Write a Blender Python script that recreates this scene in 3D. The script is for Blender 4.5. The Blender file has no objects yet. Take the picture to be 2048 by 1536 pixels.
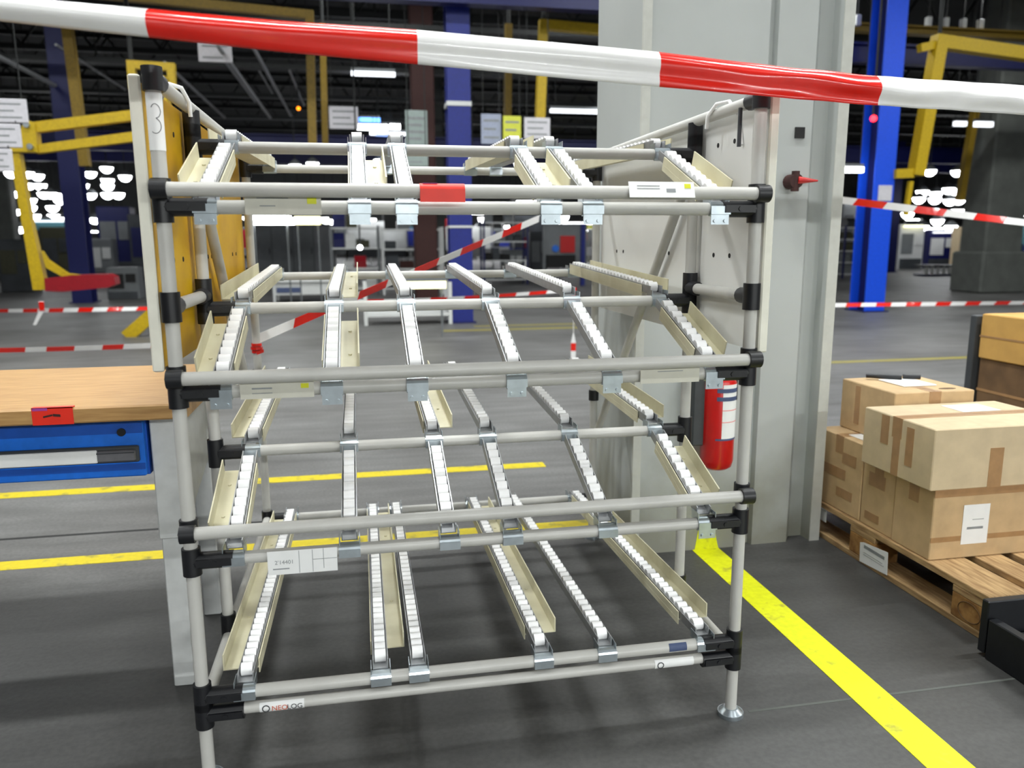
import bpy, math, random
from mathutils import Vector, Matrix
random.seed(7)
scene = bpy.context.scene
col = scene.collection
# ------------------------------------------------------------------ camera
FPX = 1567.73
CAM = Vector((0.3743, -1.6649, 1.1803))
YAW, PIT, ROL = 0.1883, 0.1812, -0.004
FWD = Vector((math.sin(YAW)*math.cos(PIT), math.cos(YAW)*math.cos(PIT), -math.sin(PIT)))
_r = Vector((math.cos(YAW), -math.sin(YAW), 0)); _u = _r.cross(FWD)
RGT = _r*math.cos(ROL) + _u*math.sin(ROL); UPV = -_r*math.sin(ROL) + _u*math.cos(ROL)
cd = bpy.data.cameras.new('camera'); cam = bpy.data.objects.new('camera', cd); col.objects.link(cam)
cd.sensor_width = 36; cd.lens = FPX*36/2048; cd.clip_end = 200; cd.clip_start = .05
cd.dof.use_dof = True; cd.dof.focus_distance = 2.0; cd.dof.aperture_fstop = 3.2
cam.matrix_world = Matrix(((RGT.x, UPV.x, -FWD.x, CAM.x), (RGT.y, UPV.y, -FWD.y, CAM.y), (RGT.z, UPV.z, -FWD.z, CAM.z), (0, 0, 0, 1)))
scene.camera = cam
# ------------------------------------------------------------------ world, exposure
w = bpy.data.worlds.new('world'); scene.world = w; w.use_nodes = True
w.node_tree.nodes['Background'].inputs[0].default_value = (.5, .55, .6, 1)
w.node_tree.nodes['Background'].inputs[1].default_value = .02
vs = scene.view_settings
vs.view_transform = 'Standard'; vs.look = 'None'; vs.exposure = 0.42; vs.gamma = 1.0; vs.use_curve_mapping = False
LAMP_ROWS = ((-7.6, 3.0, 4.6), (-3.2, 5.6, .35), (.12, 5.6, 1.15), (3.6, 5.6, 1.0), (7.2, 5.6, .55), (11.5, 5.6, .5))   # y, height, relative power; first row is unseen fill added behind the camera
LAMP_COLS_X = (-6.5, -2.6, .9, 4.4, 8.2, 12.5)
LAMP_W = 80.0

def at(u, v, D):
    return CAM + (FWD + RGT*((u-1024)/FPX) + UPV*((768-v)/FPX))*D
def depth(p): return (Vector(p)-CAM).dot(FWD)
def floor_at(u, v, z=0):
    d = FWD + RGT*((u-1024)/FPX) + UPV*((768-v)/FPX)
    return CAM + d*((z-CAM.z)/d.z)

# ------------------------------------------------------------------ materials
def lin(c):
    return tuple((x/12.92 if x <= .04045 else ((x+.055)/1.055)**2.4) for x in [k/255 for k in c]) + (1,)
MATS = {}
def mat(name, rgb, rough=.5, metal=0, var=.06, scale=30, bump=0, rgb2=None, spec=.5, stretch=None, coat=0):
    m = bpy.data.materials.new(name); m.use_nodes = True; MATS[name] = m
    nt = m.node_tree; b = nt.nodes['Principled BSDF']
    b.inputs['Roughness'].default_value = rough; b.inputs['Metallic'].default_value = metal
    b.inputs['Specular IOR Level'].default_value = spec
    b.inputs['Coat Weight'].default_value = coat
    tc = nt.nodes.new('ShaderNodeTexCoord'); n = nt.nodes.new('ShaderNodeTexNoise')
    n.inputs['Scale'].default_value = scale; n.inputs['Detail'].default_value = 5
    if stretch:
        mp = nt.nodes.new('ShaderNodeMapping'); mp.inputs['Scale'].default_value = stretch
        nt.links.new(tc.outputs['Object'], mp.inputs[0]); nt.links.new(mp.outputs[0], n.inputs['Vector'])
    else: nt.links.new(tc.outputs['Object'], n.inputs['Vector'])
    r = nt.nodes.new('ShaderNodeValToRGB')
    c = lin(rgb)
    if rgb2: c1, c2 = lin(rgb2), c
    else: c1, c2 = tuple(x*(1-var*2.2) for x in c[:3])+(1,), tuple(min(1, x*(1+var)) for x in c[:3])+(1,)
    r.color_ramp.elements[0].position = .32; r.color_ramp.elements[1].position = .66
    r.color_ramp.elements[0].color = c1; r.color_ramp.elements[1].color = c2
    nt.links.new(n.outputs['Fac'], r.inputs[0]); nt.links.new(r.outputs[0], b.inputs['Base Color'])
    if bump:
        bp = nt.nodes.new('ShaderNodeBump'); bp.inputs['Strength'].default_value = bump; bp.inputs['Distance'].default_value = .004
        nt.links.new(n.outputs['Fac'], bp.inputs['Height']); nt.links.new(bp.outputs[0], b.inputs['Normal'])
    return m
def emis(name, rgb, s):
    m = bpy.data.materials.new(name); m.use_nodes = True; MATS[name] = m
    b = m.node_tree.nodes['Principled BSDF']
    b.inputs['Base Color'].default_value = lin(rgb); b.inputs['Emission Color'].default_value = lin(rgb); b.inputs['Emission Strength'].default_value = s
    return m
mat('pipe', (196, 195, 190), .38, var=.03, scale=12)
mat('pipe_back', (206, 205, 198), .38, var=.03, scale=12)
mat('joint', (22, 23, 27), .42, var=.1)
mat('cream', (224, 219, 190), .45, var=.03, scale=9, rgb2=(205, 198, 166))
mat('roller', (238, 238, 238), .35, var=.015)
mat('alu', (176, 178, 180), .38, .75, var=.05)
mat('zinc', (190, 200, 206), .28, .85, var=.06)
mat('panel_yellow', (224, 178, 8), .5, var=.07, scale=5, rgb2=(204, 154, 6))
mat('panel_white', (228, 228, 225), .5, var=.02, scale=4)
mat('panel_edge', (238, 236, 222), .45, var=.02)
mat('hole', (30, 30, 30), .8)
mat('paper', (240, 241, 240), .5, var=.01)
mat('paper_aged', (205, 203, 190), .5, var=.02)
mat('sticker_yellow', (222, 224, 30), .5)
mat('sticker_red', (240, 48, 28), .45, var=.03)
mat('sticker_purple', (170, 70, 160), .5)
mat('ink', (60, 62, 66), .6)
mat('ink_faint', (140, 144, 146), .6)
mat('ink_orange', (214, 96, 60), .6)
mat('ink_blue', (70, 84, 120), .6)
mat('tape_white', (244, 243, 242), .22, var=.01, coat=.3)
mat('tape_red', (232, 34, 20), .22, var=.02, coat=.3)
mat('steel_paint', (205, 207, 206), .45, var=.03)
mat('wood_top', (196, 156, 100), .45, scale=6, stretch=(2, 22, 22), rgb2=(172, 130, 78))
mat('drawer_blue', (24, 112, 222), .42, var=.05, scale=40)
mat('drawer_blue_dark', (18, 80, 176), .42, var=.05)
mat('handle_grey', (120, 120, 124), .4, .4)
mat('black_metal', (24, 26, 30), .4, .2, var=.1)
mat('cardboard', (198, 168, 126), .8, scale=18, var=.05, bump=.05)
mat('cardboard_pale', (206, 186, 152), .8, scale=18, var=.04, bump=.05)
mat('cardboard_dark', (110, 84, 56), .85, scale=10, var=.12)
mat('cardboard_yellow', (204, 160, 86), .8, scale=10, var=.05)
mat('pack_tape', (168, 130, 88), .35, var=.05)
mat('pallet_wood', (190, 158, 112), .8, scale=7, stretch=(14, 1.5, 14), rgb2=(140, 108, 70), bump=.2)
mat('pallet_block', (176, 132, 74), .85, scale=30, rgb2=(130, 90, 46), bump=.2)
mat('column', (178, 182, 180), .6, var=.03, scale=2.5)
def column_dirt():
    nt = MATS['column'].node_tree; b = nt.nodes['Principled BSDF']; old = b.inputs['Base Color'].links[0].from_socket
    tc = nt.nodes.new('ShaderNodeTexCoord'); n = nt.nodes.new('ShaderNodeTexNoise'); n.inputs['Scale'].default_value = 4; n.inputs['Detail'].default_value = 7
    sp = nt.nodes.new('ShaderNodeSeparateXYZ'); nt.links.new(tc.outputs['Object'], sp.inputs[0]); nt.links.new(tc.outputs['Object'], n.inputs['Vector'])
    ad = nt.nodes.new('ShaderNodeMath'); ad.operation = 'MULTIPLY_ADD'; ad.inputs[1].default_value = .7
    nt.links.new(n.outputs['Fac'], ad.inputs[0]); nt.links.new(sp.outputs['Z'], ad.inputs[2])
    mr = nt.nodes.new('ShaderNodeMapRange'); mr.inputs['From Min'].default_value = .40; mr.inputs['From Max'].default_value = .72; nt.links.new(ad.outputs[0], mr.inputs[0])
    mx = nt.nodes.new('ShaderNodeMix'); mx.data_type = 'RGBA'; nt.links.new(mr.outputs[0], mx.inputs[0]); mx.inputs[6].default_value = lin((138, 138, 126))
    nt.links.new(old, mx.inputs[7]); nt.links.new(mx.outputs[2], b.inputs['Base Color'])
column_dirt()
mat('column_dirty', (168, 170, 165), .7, scale=5, rgb2=(128, 128, 120))
mat('column_trim', (192, 193, 186), .5, var=.03)
mat('ext_red', (196, 22, 20), .3, var=.03, coat=.3)
mat('ext_holder', (58, 62, 64), .5)
mat('blue', (16, 34, 124), .45, var=.05)
mat('blue_bright', (18, 82, 232), .45, var=.04)
mat('blue_dark', (12, 20, 84), .5, var=.06)
mat('yellow', (198, 166, 10), .5, var=.06)
mat('yellow_dark', (134, 108, 18), .55, var=.08)
mat('red_dark', (150, 12, 28), .45, var=.05)
mat('rust', (60, 28, 24), .7, var=.1)
mat('concrete', (92, 95, 91), .8, var=.08, scale=4)
mat('machine_grey', (116, 120, 122), .5, var=.06, scale=3)
mat('machine_dark', (64, 68, 72), .5, var=.1, scale=3)
mat('machine_white', (216, 218, 216), .5, var=.03, scale=3)
mat('teal', (96, 150, 160), .5)
mat('olive', (70, 70, 52), .7, var=.15)
mat('board_grey', (150, 164, 160), .5, var=.04)
mat('board_blue', (160, 168, 190), .5, var=.04)
mat('board_yellow', (216, 220, 74), .5, var=.04)
mat('board_white', (214, 212, 218), .5, var=.03)
mat('ceiling', (22, 25, 26), .8, var=.2, scale=1)
mat('wall', (110, 112, 112), .8, var=.1, scale=.6)
mat('truss', (28, 31, 31), .6, var=.1)
mat('tray', (132, 134, 136), .5, var=.05)
emis('lamp_glow', (250, 252, 255), 14)
emis('lamp_glow_soft', (236, 240, 246), 1.6)
emis('lamp_glow_warm', (250, 246, 190), 2.2)
emis('lamp_glow_blue', (90, 150, 255), 3)
emis('signal_red', (255, 30, 40), 8)
emis('signal_orange', (255, 130, 20), 3)

def floor_mat():
    m = bpy.data.materials.new('floor_concrete'); m.use_nodes = True; MATS['floor'] = m
    nt = m.node_tree; b = nt.nodes['Principled BSDF']; b.inputs['Roughness'].default_value = .52; b.inputs['Specular IOR Level'].default_value = .4
    tc = nt.nodes.new('ShaderNodeTexCoord')
    def noise(s, d, st=None):
        n = nt.nodes.new('ShaderNodeTexNoise'); n.inputs['Scale'].default_value = s; n.inputs['Detail'].default_value = d
        mp = nt.nodes.new('ShaderNodeMapping'); mp.inputs['Scale'].default_value = st or (1, 1, 1)
        nt.links.new(tc.outputs['Object'], mp.inputs[0]); nt.links.new(mp.outputs[0], n.inputs['Vector']); return n
    a = noise(1.1, 6); f = noise(70, 4); st = noise(3, 6, (.5, 3, 1))
    r = nt.nodes.new('ShaderNodeValToRGB'); r.color_ramp.elements[0].position = .3; r.color_ramp.elements[1].position = .7
    r.color_ramp.elements[0].color = lin((95, 94, 92)); r.color_ramp.elements[1].color = lin((121, 121, 120))
    nt.links.new(a.outputs['Fac'], r.inputs[0])
    def mul(x, y, lo, hi, fac=1):
        rr = nt.nodes.new('ShaderNodeValToRGB'); rr.color_ramp.elements[0].position = .35; rr.color_ramp.elements[1].position = .65
        rr.color_ramp.elements[0].color = (lo, lo, lo, 1); rr.color_ramp.elements[1].color = (hi, hi, hi, 1)
        nt.links.new(y.outputs['Fac'], rr.inputs[0])
        mx = nt.nodes.new('ShaderNodeMix'); mx.data_type = 'RGBA'; mx.blend_type = 'MULTIPLY'; mx.inputs[0].default_value = fac
        nt.links.new(x, mx.inputs[6]); nt.links.new(rr.outputs[0], mx.inputs[7]); return mx.outputs[2]
    o = mul(r.outputs[0], f, .84, 1.06); o = mul(o, st, .74, 1.04)
    # shade around rack and bench painted into the floor colour, ending in a wavy edge
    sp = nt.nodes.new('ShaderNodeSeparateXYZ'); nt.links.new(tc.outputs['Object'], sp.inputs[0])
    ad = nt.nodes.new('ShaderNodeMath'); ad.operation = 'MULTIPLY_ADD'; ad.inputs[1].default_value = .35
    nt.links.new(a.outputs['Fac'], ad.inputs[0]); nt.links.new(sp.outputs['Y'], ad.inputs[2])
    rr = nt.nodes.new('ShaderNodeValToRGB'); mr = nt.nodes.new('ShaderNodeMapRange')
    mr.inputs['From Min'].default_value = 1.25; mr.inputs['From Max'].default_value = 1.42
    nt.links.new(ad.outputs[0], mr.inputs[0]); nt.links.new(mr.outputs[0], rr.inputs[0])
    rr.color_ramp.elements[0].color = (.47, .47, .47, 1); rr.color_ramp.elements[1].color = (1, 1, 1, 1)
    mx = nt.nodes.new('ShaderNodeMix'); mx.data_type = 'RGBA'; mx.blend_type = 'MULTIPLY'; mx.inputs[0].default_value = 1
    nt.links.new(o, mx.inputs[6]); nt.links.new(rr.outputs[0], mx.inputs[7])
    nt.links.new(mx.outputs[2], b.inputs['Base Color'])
    bp = nt.nodes.new('ShaderNodeBump'); bp.inputs['Strength'].default_value = .15; bp.inputs['Distance'].default_value = .003
    nt.links.new(f.outputs['Fac'], bp.inputs['Height']); nt.links.new(bp.outputs[0], b.inputs['Normal'])
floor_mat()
def line_mat(name, rgb, worn):
    m = mat(name, rgb, .5, var=.04, scale=50)
    nt = m.node_tree; b = nt.nodes['Principled BSDF']; old = b.inputs['Base Color'].links[0].from_socket
    tc = nt.nodes.new('ShaderNodeTexCoord'); n = nt.nodes.new('ShaderNodeTexNoise'); n.inputs['Scale'].default_value = 14; n.inputs['Detail'].default_value = 8
    nt.links.new(tc.outputs['Object'], n.inputs['Vector'])
    r = nt.nodes.new('ShaderNodeValToRGB'); r.color_ramp.elements[0].position = worn; r.color_ramp.elements[1].position = worn+.12
    nt.links.new(n.outputs['Fac'], r.inputs[0])
    mx = nt.nodes.new('ShaderNodeMix'); mx.data_type = 'RGBA'; nt.links.new(r.outputs[0], mx.inputs[0])
    mx.inputs[6].default_value = lin((150, 140, 60)); nt.links.new(old, mx.inputs[7]); nt.links.new(mx.outputs[2], b.inputs['Base Color'])
line_mat('line_yellow', (222, 226, 4), .30); line_mat('line_old', (206, 186, 20), .33); line_mat('line_faded', (150, 142, 90), .5)

# ------------------------------------------------------------------ mesh builder
class MB:
    def __init__(s): s.v = []; s.f = []; s.mi = []; s.sm = []
    def add(s, vs, fs, mi=0, sm=False):
        o = len(s.v); s.v += [tuple(x) for x in vs]
        for f in fs: s.f.append(tuple(i+o for i in f)); s.mi.append(mi); s.sm.append(sm)
        return s
    def obox(s, c, ax, ay, az, mi=0):
        c, ax, ay, az = Vector(c), Vector(ax), Vector(ay), Vector(az)
        vs = [c+ax*i+ay*j+az*k for i in (-1, 1) for j in (-1, 1) for k in (-1, 1)]
        return s.add(vs, [(0, 1, 3, 2), (4, 6, 7, 5), (0, 4, 5, 1), (2, 3, 7, 6), (0, 2, 6, 4), (1, 5, 7, 3)], mi)
    def box(s, x0, x1, y0, y1, z0, z1, mi=0):
        return s.obox(((x0+x1)/2, (y0+y1)/2, (z0+z1)/2), ((x1-x0)/2, 0, 0), (0, (y1-y0)/2, 0), (0, 0, (z1-z0)/2), mi)
    def bbox(s, x0, x1, y0, y1, z0, z1, b=.004, mi=0):   # box with chamfered vertical and horizontal edges
        vs = []
        for z, ins in ((z0, b), (z0+b, 0), (z1-b, 0), (z1, b)):
            X0, X1, Y0, Y1 = x0+ins, x1-ins, y0+ins, y1-ins
            vs += [(X0+b, Y0, z), (X1-b, Y0, z), (X1, Y0+b, z), (X1, Y1-b, z), (X1-b, Y1, z), (X0+b, Y1, z), (X0, Y1-b, z), (X0, Y0+b, z)]
        fs = [tuple(range(7, -1, -1)), tuple(range(24, 32))]
        for l in range(3):
            for i in range(8): fs.append((l*8+i, l*8+(i+1) % 8, l*8+8+(i+1) % 8, l*8+8+i))
        return s.add(vs, fs, mi)
    def tube(s, p0, p1, r, n=14, r1=None, caps=True, mi=0):
        p0, p1 = Vector(p0), Vector(p1); d = (p1-p0).normalized()
        a = d.cross(Vector((0, 0, 1)) if abs(d.z) < .9 else Vector((1, 0, 0))).normalized(); b = d.cross(a)
        r1 = r if r1 is None else r1; vs = []
        for i in range(n):
            t = 2*math.pi*i/n; k = a*math.cos(t)+b*math.sin(t); vs += [p0+k*r, p1+k*r1]
        s.add(vs, [(2*i, 2*((i+1) % n), 2*((i+1) % n)+1, 2*i+1) for i in range(n)], mi, True)
        if caps: s.add(vs, [tuple(range(0, 2*n, 2))[::-1], tuple(range(1, 2*n, 2))], mi)
        return s
    def path(s, pts, r, n=8, mi=0):
        pts = [Vector(p) for p in pts]; vs = []; prev = None
        for i, p in enumerate(pts):
            d = (pts[min(i+1, len(pts)-1)]-pts[max(i-1, 0)]).normalized()
            if prev is None: a = d.cross(Vector((0, 0, 1)) if abs(d.z) < .9 else Vector((1, 0, 0))).normalized()
            else: a = (prev-d*prev.dot(d)).normalized()
            prev = a; b = d.cross(a)
            vs += [p+(a*math.cos(2*math.pi*k/n)+b*math.sin(2*math.pi*k/n))*r for k in range(n)]
        fs = [(i*n+k, i*n+(k+1) % n, (i+1)*n+(k+1) % n, (i+1)*n+k) for i in range(len(pts)-1) for k in range(n)]
        s.add(vs, fs, mi, True); m = (len(pts)-1)*n
        return s.add(vs, [tuple(range(n))[::-1], tuple(range(m, m+n))], mi)
    def prism(s, poly, o, eu, ev, ew, mi=0):   # polygon in (eu,ev) at o, extruded by ew
        o, eu, ev, ew = map(Vector, (o, eu, ev, ew)); n = len(poly)
        vs = [o+eu*a+ev*b for a, b in poly]+[o+eu*a+ev*b+ew for a, b in poly]
        return s.add(vs, [tuple(range(n))[::-1], tuple(range(n, 2*n))]+[(i, (i+1) % n, n+(i+1) % n, n+i) for i in range(n)], mi)
    def lathe(s, c, prof, n=24, mi=0):
        c = Vector(c); vs = [c+Vector((r*math.cos(2*math.pi*k/n), r*math.sin(2*math.pi*k/n), z)) for r, z in prof for k in range(n)]
        fs = [(i*n+k, i*n+(k+1) % n, (i+1)*n+(k+1) % n, (i+1)*n+k) for i in range(len(prof)-1) for k in range(n)]
        return s.add(vs, fs, mi, True)
    def arc(s, c, r, z0, z1, a0, a1, n=12, mi=0):    # cylindrical patch round a vertical axis
        vs = []
        for i in range(n+1):
            a = a0+(a1-a0)*i/n
            vs += [(c[0]+r*math.cos(a), c[1]+r*math.sin(a), z0), (c[0]+r*math.cos(a), c[1]+r*math.sin(a), z1)]
        return s.add(vs, [(2*i, 2*i+2, 2*i+3, 2*i+1) for i in range(n)], mi, True)
    def arcx(s, y, z, r, x0, x1, a0, a1, n=10, th=.002, mi=0):   # shell round a bar along X; angle 0 = -Y, 90 = +Z
        vs = []
        for i in range(n+1):
            a = math.radians(a0+(a1-a0)*i/n)
            for rr in (r, r+th):
                for x in (x0, x1): vs.append((x, y-rr*math.cos(a), z+rr*math.sin(a)))
        fs = []
        for i in range(n):
            o = 4*i; p = o+4
            fs += [(o, o+1, p+1, p), (o+2, p+2, p+3, o+3), (o, p, p+2, o+2), (o+1, o+3, p+3, p+1)]
        fs += [(0, 2, 3, 1), (4*n, 4*n+1, 4*n+3, 4*n+2)]
        return s.add(vs, fs, mi)
    def mesh(s, name, mats):
        me = bpy.data.meshes.new(name); me.from_pydata(s.v, [], s.f)
        for m in ([mats] if isinstance(mats, str) else mats): me.materials.append(MATS[m])
        me.polygons.foreach_set('material_index', s.mi); me.polygons.foreach_set('use_smooth', s.sm); me.update()
        import bmesh
        bm = bmesh.new(); bm.from_mesh(me); bmesh.ops.recalc_face_normals(bm, faces=bm.faces); bm.to_mesh(me); bm.free()
        return me
    def build(s, name, mats, parent=None, **k):
        return link(name, s.mesh(name, mats), parent, **k)
def link(name, me, parent=None, loc=None):
    o = bpy.data.objects.new(name, me); col.objects.link(o)
    if parent is not None:
        o.parent = parent
        if parent.type == 'EMPTY' and loc is None: o.matrix_parent_inverse = parent.matrix_basis.inverted()
    if loc is not None: o.location = loc
    return o
def tag(o, label, cat, group=None):
    o['label'] = label; o['category'] = cat
    if group: o['group'] = group
    return o
def thing(name, label, cat, loc=(0, 0, 0), group=None):
    o = bpy.data.objects.new(name, None); col.objects.link(o); o.location = loc; o.empty_display_size = .1
    return tag(o, label, cat, group)
def struct(name, mb, m, parent=None):
    o = mb.build(name, m, parent)
    if parent is None: o['kind'] = 'structure'
    return o
def text(name, s, size, o, ex, ey, m, parent, off=.0006):
    c = bpy.data.curves.new(name, 'FONT'); c.body = s; c.size = size; c.extrude = 0
    t = bpy.data.objects.new(name, c); col.objects.link(t)
    me = bpy.data.meshes.new_from_object(t); bpy.data.objects.remove(t)
    ex, ey = Vector(ex).normalized(), Vector(ey).normalized(); n = ex.cross(ey); o = Vector(o)+n*off
    for v in me.vertices: v.co = o+ex*v.co.x+ey*v.co.y
    me.materials.clear(); me.materials.append(MATS[m]); me.name = name
    return link(name, me, parent)

# ------------------------------------------------------------------ hall shell
HX0, HX1, HY0, HY1, HZ = -26, 62, -9, 66, 7.6
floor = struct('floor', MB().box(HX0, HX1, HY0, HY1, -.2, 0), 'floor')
struct('ceiling', MB().box(HX0, HX1, HY0, HY1, HZ, HZ+.2), 'ceiling')
struct('wall_left', MB().box(HX0-.2, HX0, HY0, HY1, 0, HZ), 'wall')
struct('wall_right', MB().box(HX1, HX1+.2, HY0, HY1, 0, HZ), 'wall')
struct('wall_back', MB().box(HX0, HX1, HY1, HY1+.2, 0, HZ), 'wall')
struct('wall_front', MB().box(HX0, HX1, HY0-.2, HY0, 0, HZ), 'wall')
def fmark(name, x0, x1, y0, y1, m, z=.0015): return MB().box(x0, x1, y0, y1, -.001, z).build(name, m, floor)
fmark('floor_line', 1.592, 1.700, -4, 1.018, 'line_yellow')
fmark('floor_line', -6, 1.30, 2.235, 2.325, 'line_old')
fmark('floor_line', -6, 1.34, 1.335, 1.42, 'line_old')
fmark('floor_line', 3.6, 9, 5.10, 5.22, 'line_faded')
fmark('floor_line', 1.4, 4.4, 8.6, 8.8, 'line_faded')
fmark('floor_line', 1.9, 6, 9.1, 9.25, 'line_faded')
fmark('floor_joint', -8, 1.34, 1.66, 1.68, 'hole', .0008)
fmark('floor_joint', 1.3, 6, -.004, .004, 'concrete', .0008)
# ------------------------------------------------------------------ big column
CX0, CX1, CY = 1.345, 2.125, 1.02
colm = MB()
colm.prism([(CX0, CY), (1.805, CY), (1.812, CY+.03), (1.835, CY+.03), (1.842, CY+.006), (1.99, CY+.006), (2.03, CY+.06), (2.085, CY+.06), (2.087, CY), (CX1, CY), (CX1, 1.55), (CX0, 1.55)], (0, 0, 0), (1, 0, 0), (0, 1, 0), (0, 0, HZ))
pillar = struct('wall_pillar', colm, 'column')
MB().box(2.086, CX1+.003, CY-.004, 1.0205, .0, HZ).build('edge_strip', 'column_trim', pillar)
MB().box(CX0-.003, CX0+.028, CY-.003, CY+.01, .0, HZ).build('edge_strip', 'column_trim', pillar)
MB().prism([(1.602, 0), (1.70, 0), (1.685, .06), (1.66, .05), (1.665, .14), (1.64, .09), (1.62, .13), (1.61, .05)], (0, CY-.0012, 0), (1, 0, 0), (0, 0, 1), (0, .001, 0)).build('paint_splash', 'line_yellow', pillar)
MB().box(1.925, 1.962, CY, CY+.012, 1.538, 1.576).build('socket_hole', 'hole', pillar)
vv = thing('wall_valve', 'rusty wall valve with a red cone handle on the grey pillar', 'valve', (1.93, 1.02, 1.383))
MB().tube((1.915, 1.03, 1.385), (1.915, .975, 1.385), .026, 16).tube((1.915, .985, 1.35), (1.915, .985, 1.42), .014, 12).build('valve_body', 'rust', vv)
MB().tube((1.92, .98, 1.388), (1.995, .972, 1.386), .015, 14, .003).build('cone_handle', 'ext_red', vv)
# ------------------------------------------------------------------ near ceiling lamps (overhead, out of frame) and the added low fill row
lamp_me = MB().box(-.75, .75, -.13, .13, .02, .10).mesh('lamp_housing', 'steel_paint')
tube_me = MB().tube((-.72, 0, .005), (.72, 0, .005), .016, 10).mesh('lamp_tube', 'lamp_glow')
for y, lz, lp in LAMP_ROWS:
    for x in (LAMP_COLS_X if y > -5 else LAMP_COLS_X[2:5]):
        t = thing('ceiling_or_fill_lamp', 'twin tube lamp hung above the aisle, low front row added as fill', 'lamp', (x, y, lz), 'twin tube lamps above the aisle and added fill row')
        link('housing', lamp_me, t, loc=(0, 0, 0))
        for q in (-1, 1): link('tube', tube_me, t, loc=(0, .06*q, 0)); MB().tube((.5*q, 0, .1), (.5*q, 0, HZ-lz), .008, 6).build('rod', 'truss', t, loc=(0, 0, 0))
        L = bpy.data.lights.new('tube_light', 'AREA'); L.shape = 'RECTANGLE'; L.size = 1.45; L.size_y = .2
        L.energy = LAMP_W*lp; L.color = (.97, 1, .985)
        lo = bpy.data.objects.new('tube_light', L); col.objects.link(lo); lo.parent = t; lo.location = (0, 0, -.02)
# ------------------------------------------------------------------ FLOW RACK
W, YM, YR, R = 1.25, .347, 1.227, .014
rack = thing('flow_rack', 'large grey pipe flow rack with four tiers of white roller tracks', 'rack', (W/2, YR/2, 0))
ZF = [1.247, .877, .515, .202]; ZM = [1.399, 1.019, .6586, None]; ZR = [1.426, 1.059, .70, .169]
ZTOP = 1.484; ZB = .163
def bar(name, p0, p1, m='pipe', r=R): return MB().tube(p0, p1, r, 18).build(name, m, rack)
# posts
for x in (0, W):
    p = bar('post', (x, 0, .012), (x, 0, 1.50))
    MB().tube((x, 0, 0), (x, 0, .010), .032, 20).tube((x, 0, .010), (x, 0, .02), .03, 20, .018).build('foot', 'zinc', p)
    bar('post', (x, YM, .15), (x, YM, 1.474))
    p = bar('post', (x, YR, .012), (x, YR, 1.474))
    MB().tube((x, YR, 0), (x, YR, .010), .032, 20).tube((x, YR, .010), (x, YR, .02), .03, 20, .018).build('foot', 'zinc', p)
    bar('side_rail', (x, .014, ZTOP), (x, YR+.02, ZTOP))
    bar('side_rail', (x, .014, 1.052), (x, YM-.014, 1.052))
    bar('side_rail', (x, .014, ZB+.005), (x, YR-.014, ZB+.005))
    bar('brace', (x, .37, 1.36), (x, YR-.06, .46))
# cross bars
def joint(x, y, z, sx=0, sy=0, lx=.072, ly=.05, h=.03):
    m = MB().tube((x, y, z-h), (x, y, z+h), R+.0055, 16)
    if sx:
        m.tube((x, y, z), (x+sx*lx, y, z), R+.0045, 14)
        m.obox((x+sx*lx*.55, y-.004, z), (lx*.42, 0, 0), (0, .0175, 0), (0, 0, .008))
        m.tube((x+sx*lx*.55, y-.024, z), (x+sx*lx*.55, y-.012, z), .006, 6)
    if sy: m.tube((x, y, z), (x, y+sy*ly, z), R+.0045, 14)
    return m.build('joint', 'joint', rack)
for k in range(4):
    bar('cross_bar', (.014, 0, ZF[k]), (W-.014, 0, ZF[k]))
    for x, s in ((0, 1), (W, -1)): joint(x, 0, ZF[k], s, lx=.085)
    if k < 3:
        bar('cross_bar', (.014, YM, ZM[k]), (W-.014, YM, ZM[k]))
        for x, s in ((0, 1), (W, -1)): joint(x, YM, ZM[k], s, h=.035 if k else .05)
    bar('cross_bar', (.014, YR, ZR[k]), (W-.014, YR, ZR[k]))
    for x, s in ((0, 1), (W, -1)): joint(x, YR, ZR[k], s, lx=.06)
bar('cross_bar', (.014, 0, ZB), (W-.014, 0, ZB), r=.0125)
for x, s in ((0, 1), (W, -1)): joint(x, 0, ZB-.004, s, sy=1, lx=.085)
for x, s in ((0, 1), (W, -1)):
    joint(x, 0, 1.052, sy=1); joint(x, YM, 1.052, sy=-1, h=.04)
    joint(x, 0, ZTOP, sy=1, h=.022); joint(x, YM, 1.45, h=.03); joint(x, YM, .19, sy=0, h=.035)
    joint(x, YR, .585, h=.02)
# front stop bars
ZS = [1.279, .911, .586]; YS = -.031
for k in range(3):
    bar('stop_bar', (.012, YS, ZS[k]), (W-.006, YS, ZS[k]))
    for x, s in ((0, 1), (W, -1)):
        MB().tube((x-s*.012, YS, ZS[k]), (x+s*.018, YS, ZS[k]), R+.005, 16).tube((x, YS, ZS[k]), (x, .004, ZS[k]), R+.003, 14).tube((x, 0, ZS[k]-.022), (x, 0, ZS[k]+.022), R+.005, 14).build('bar_end_elbow', 'joint', rack)
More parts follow.
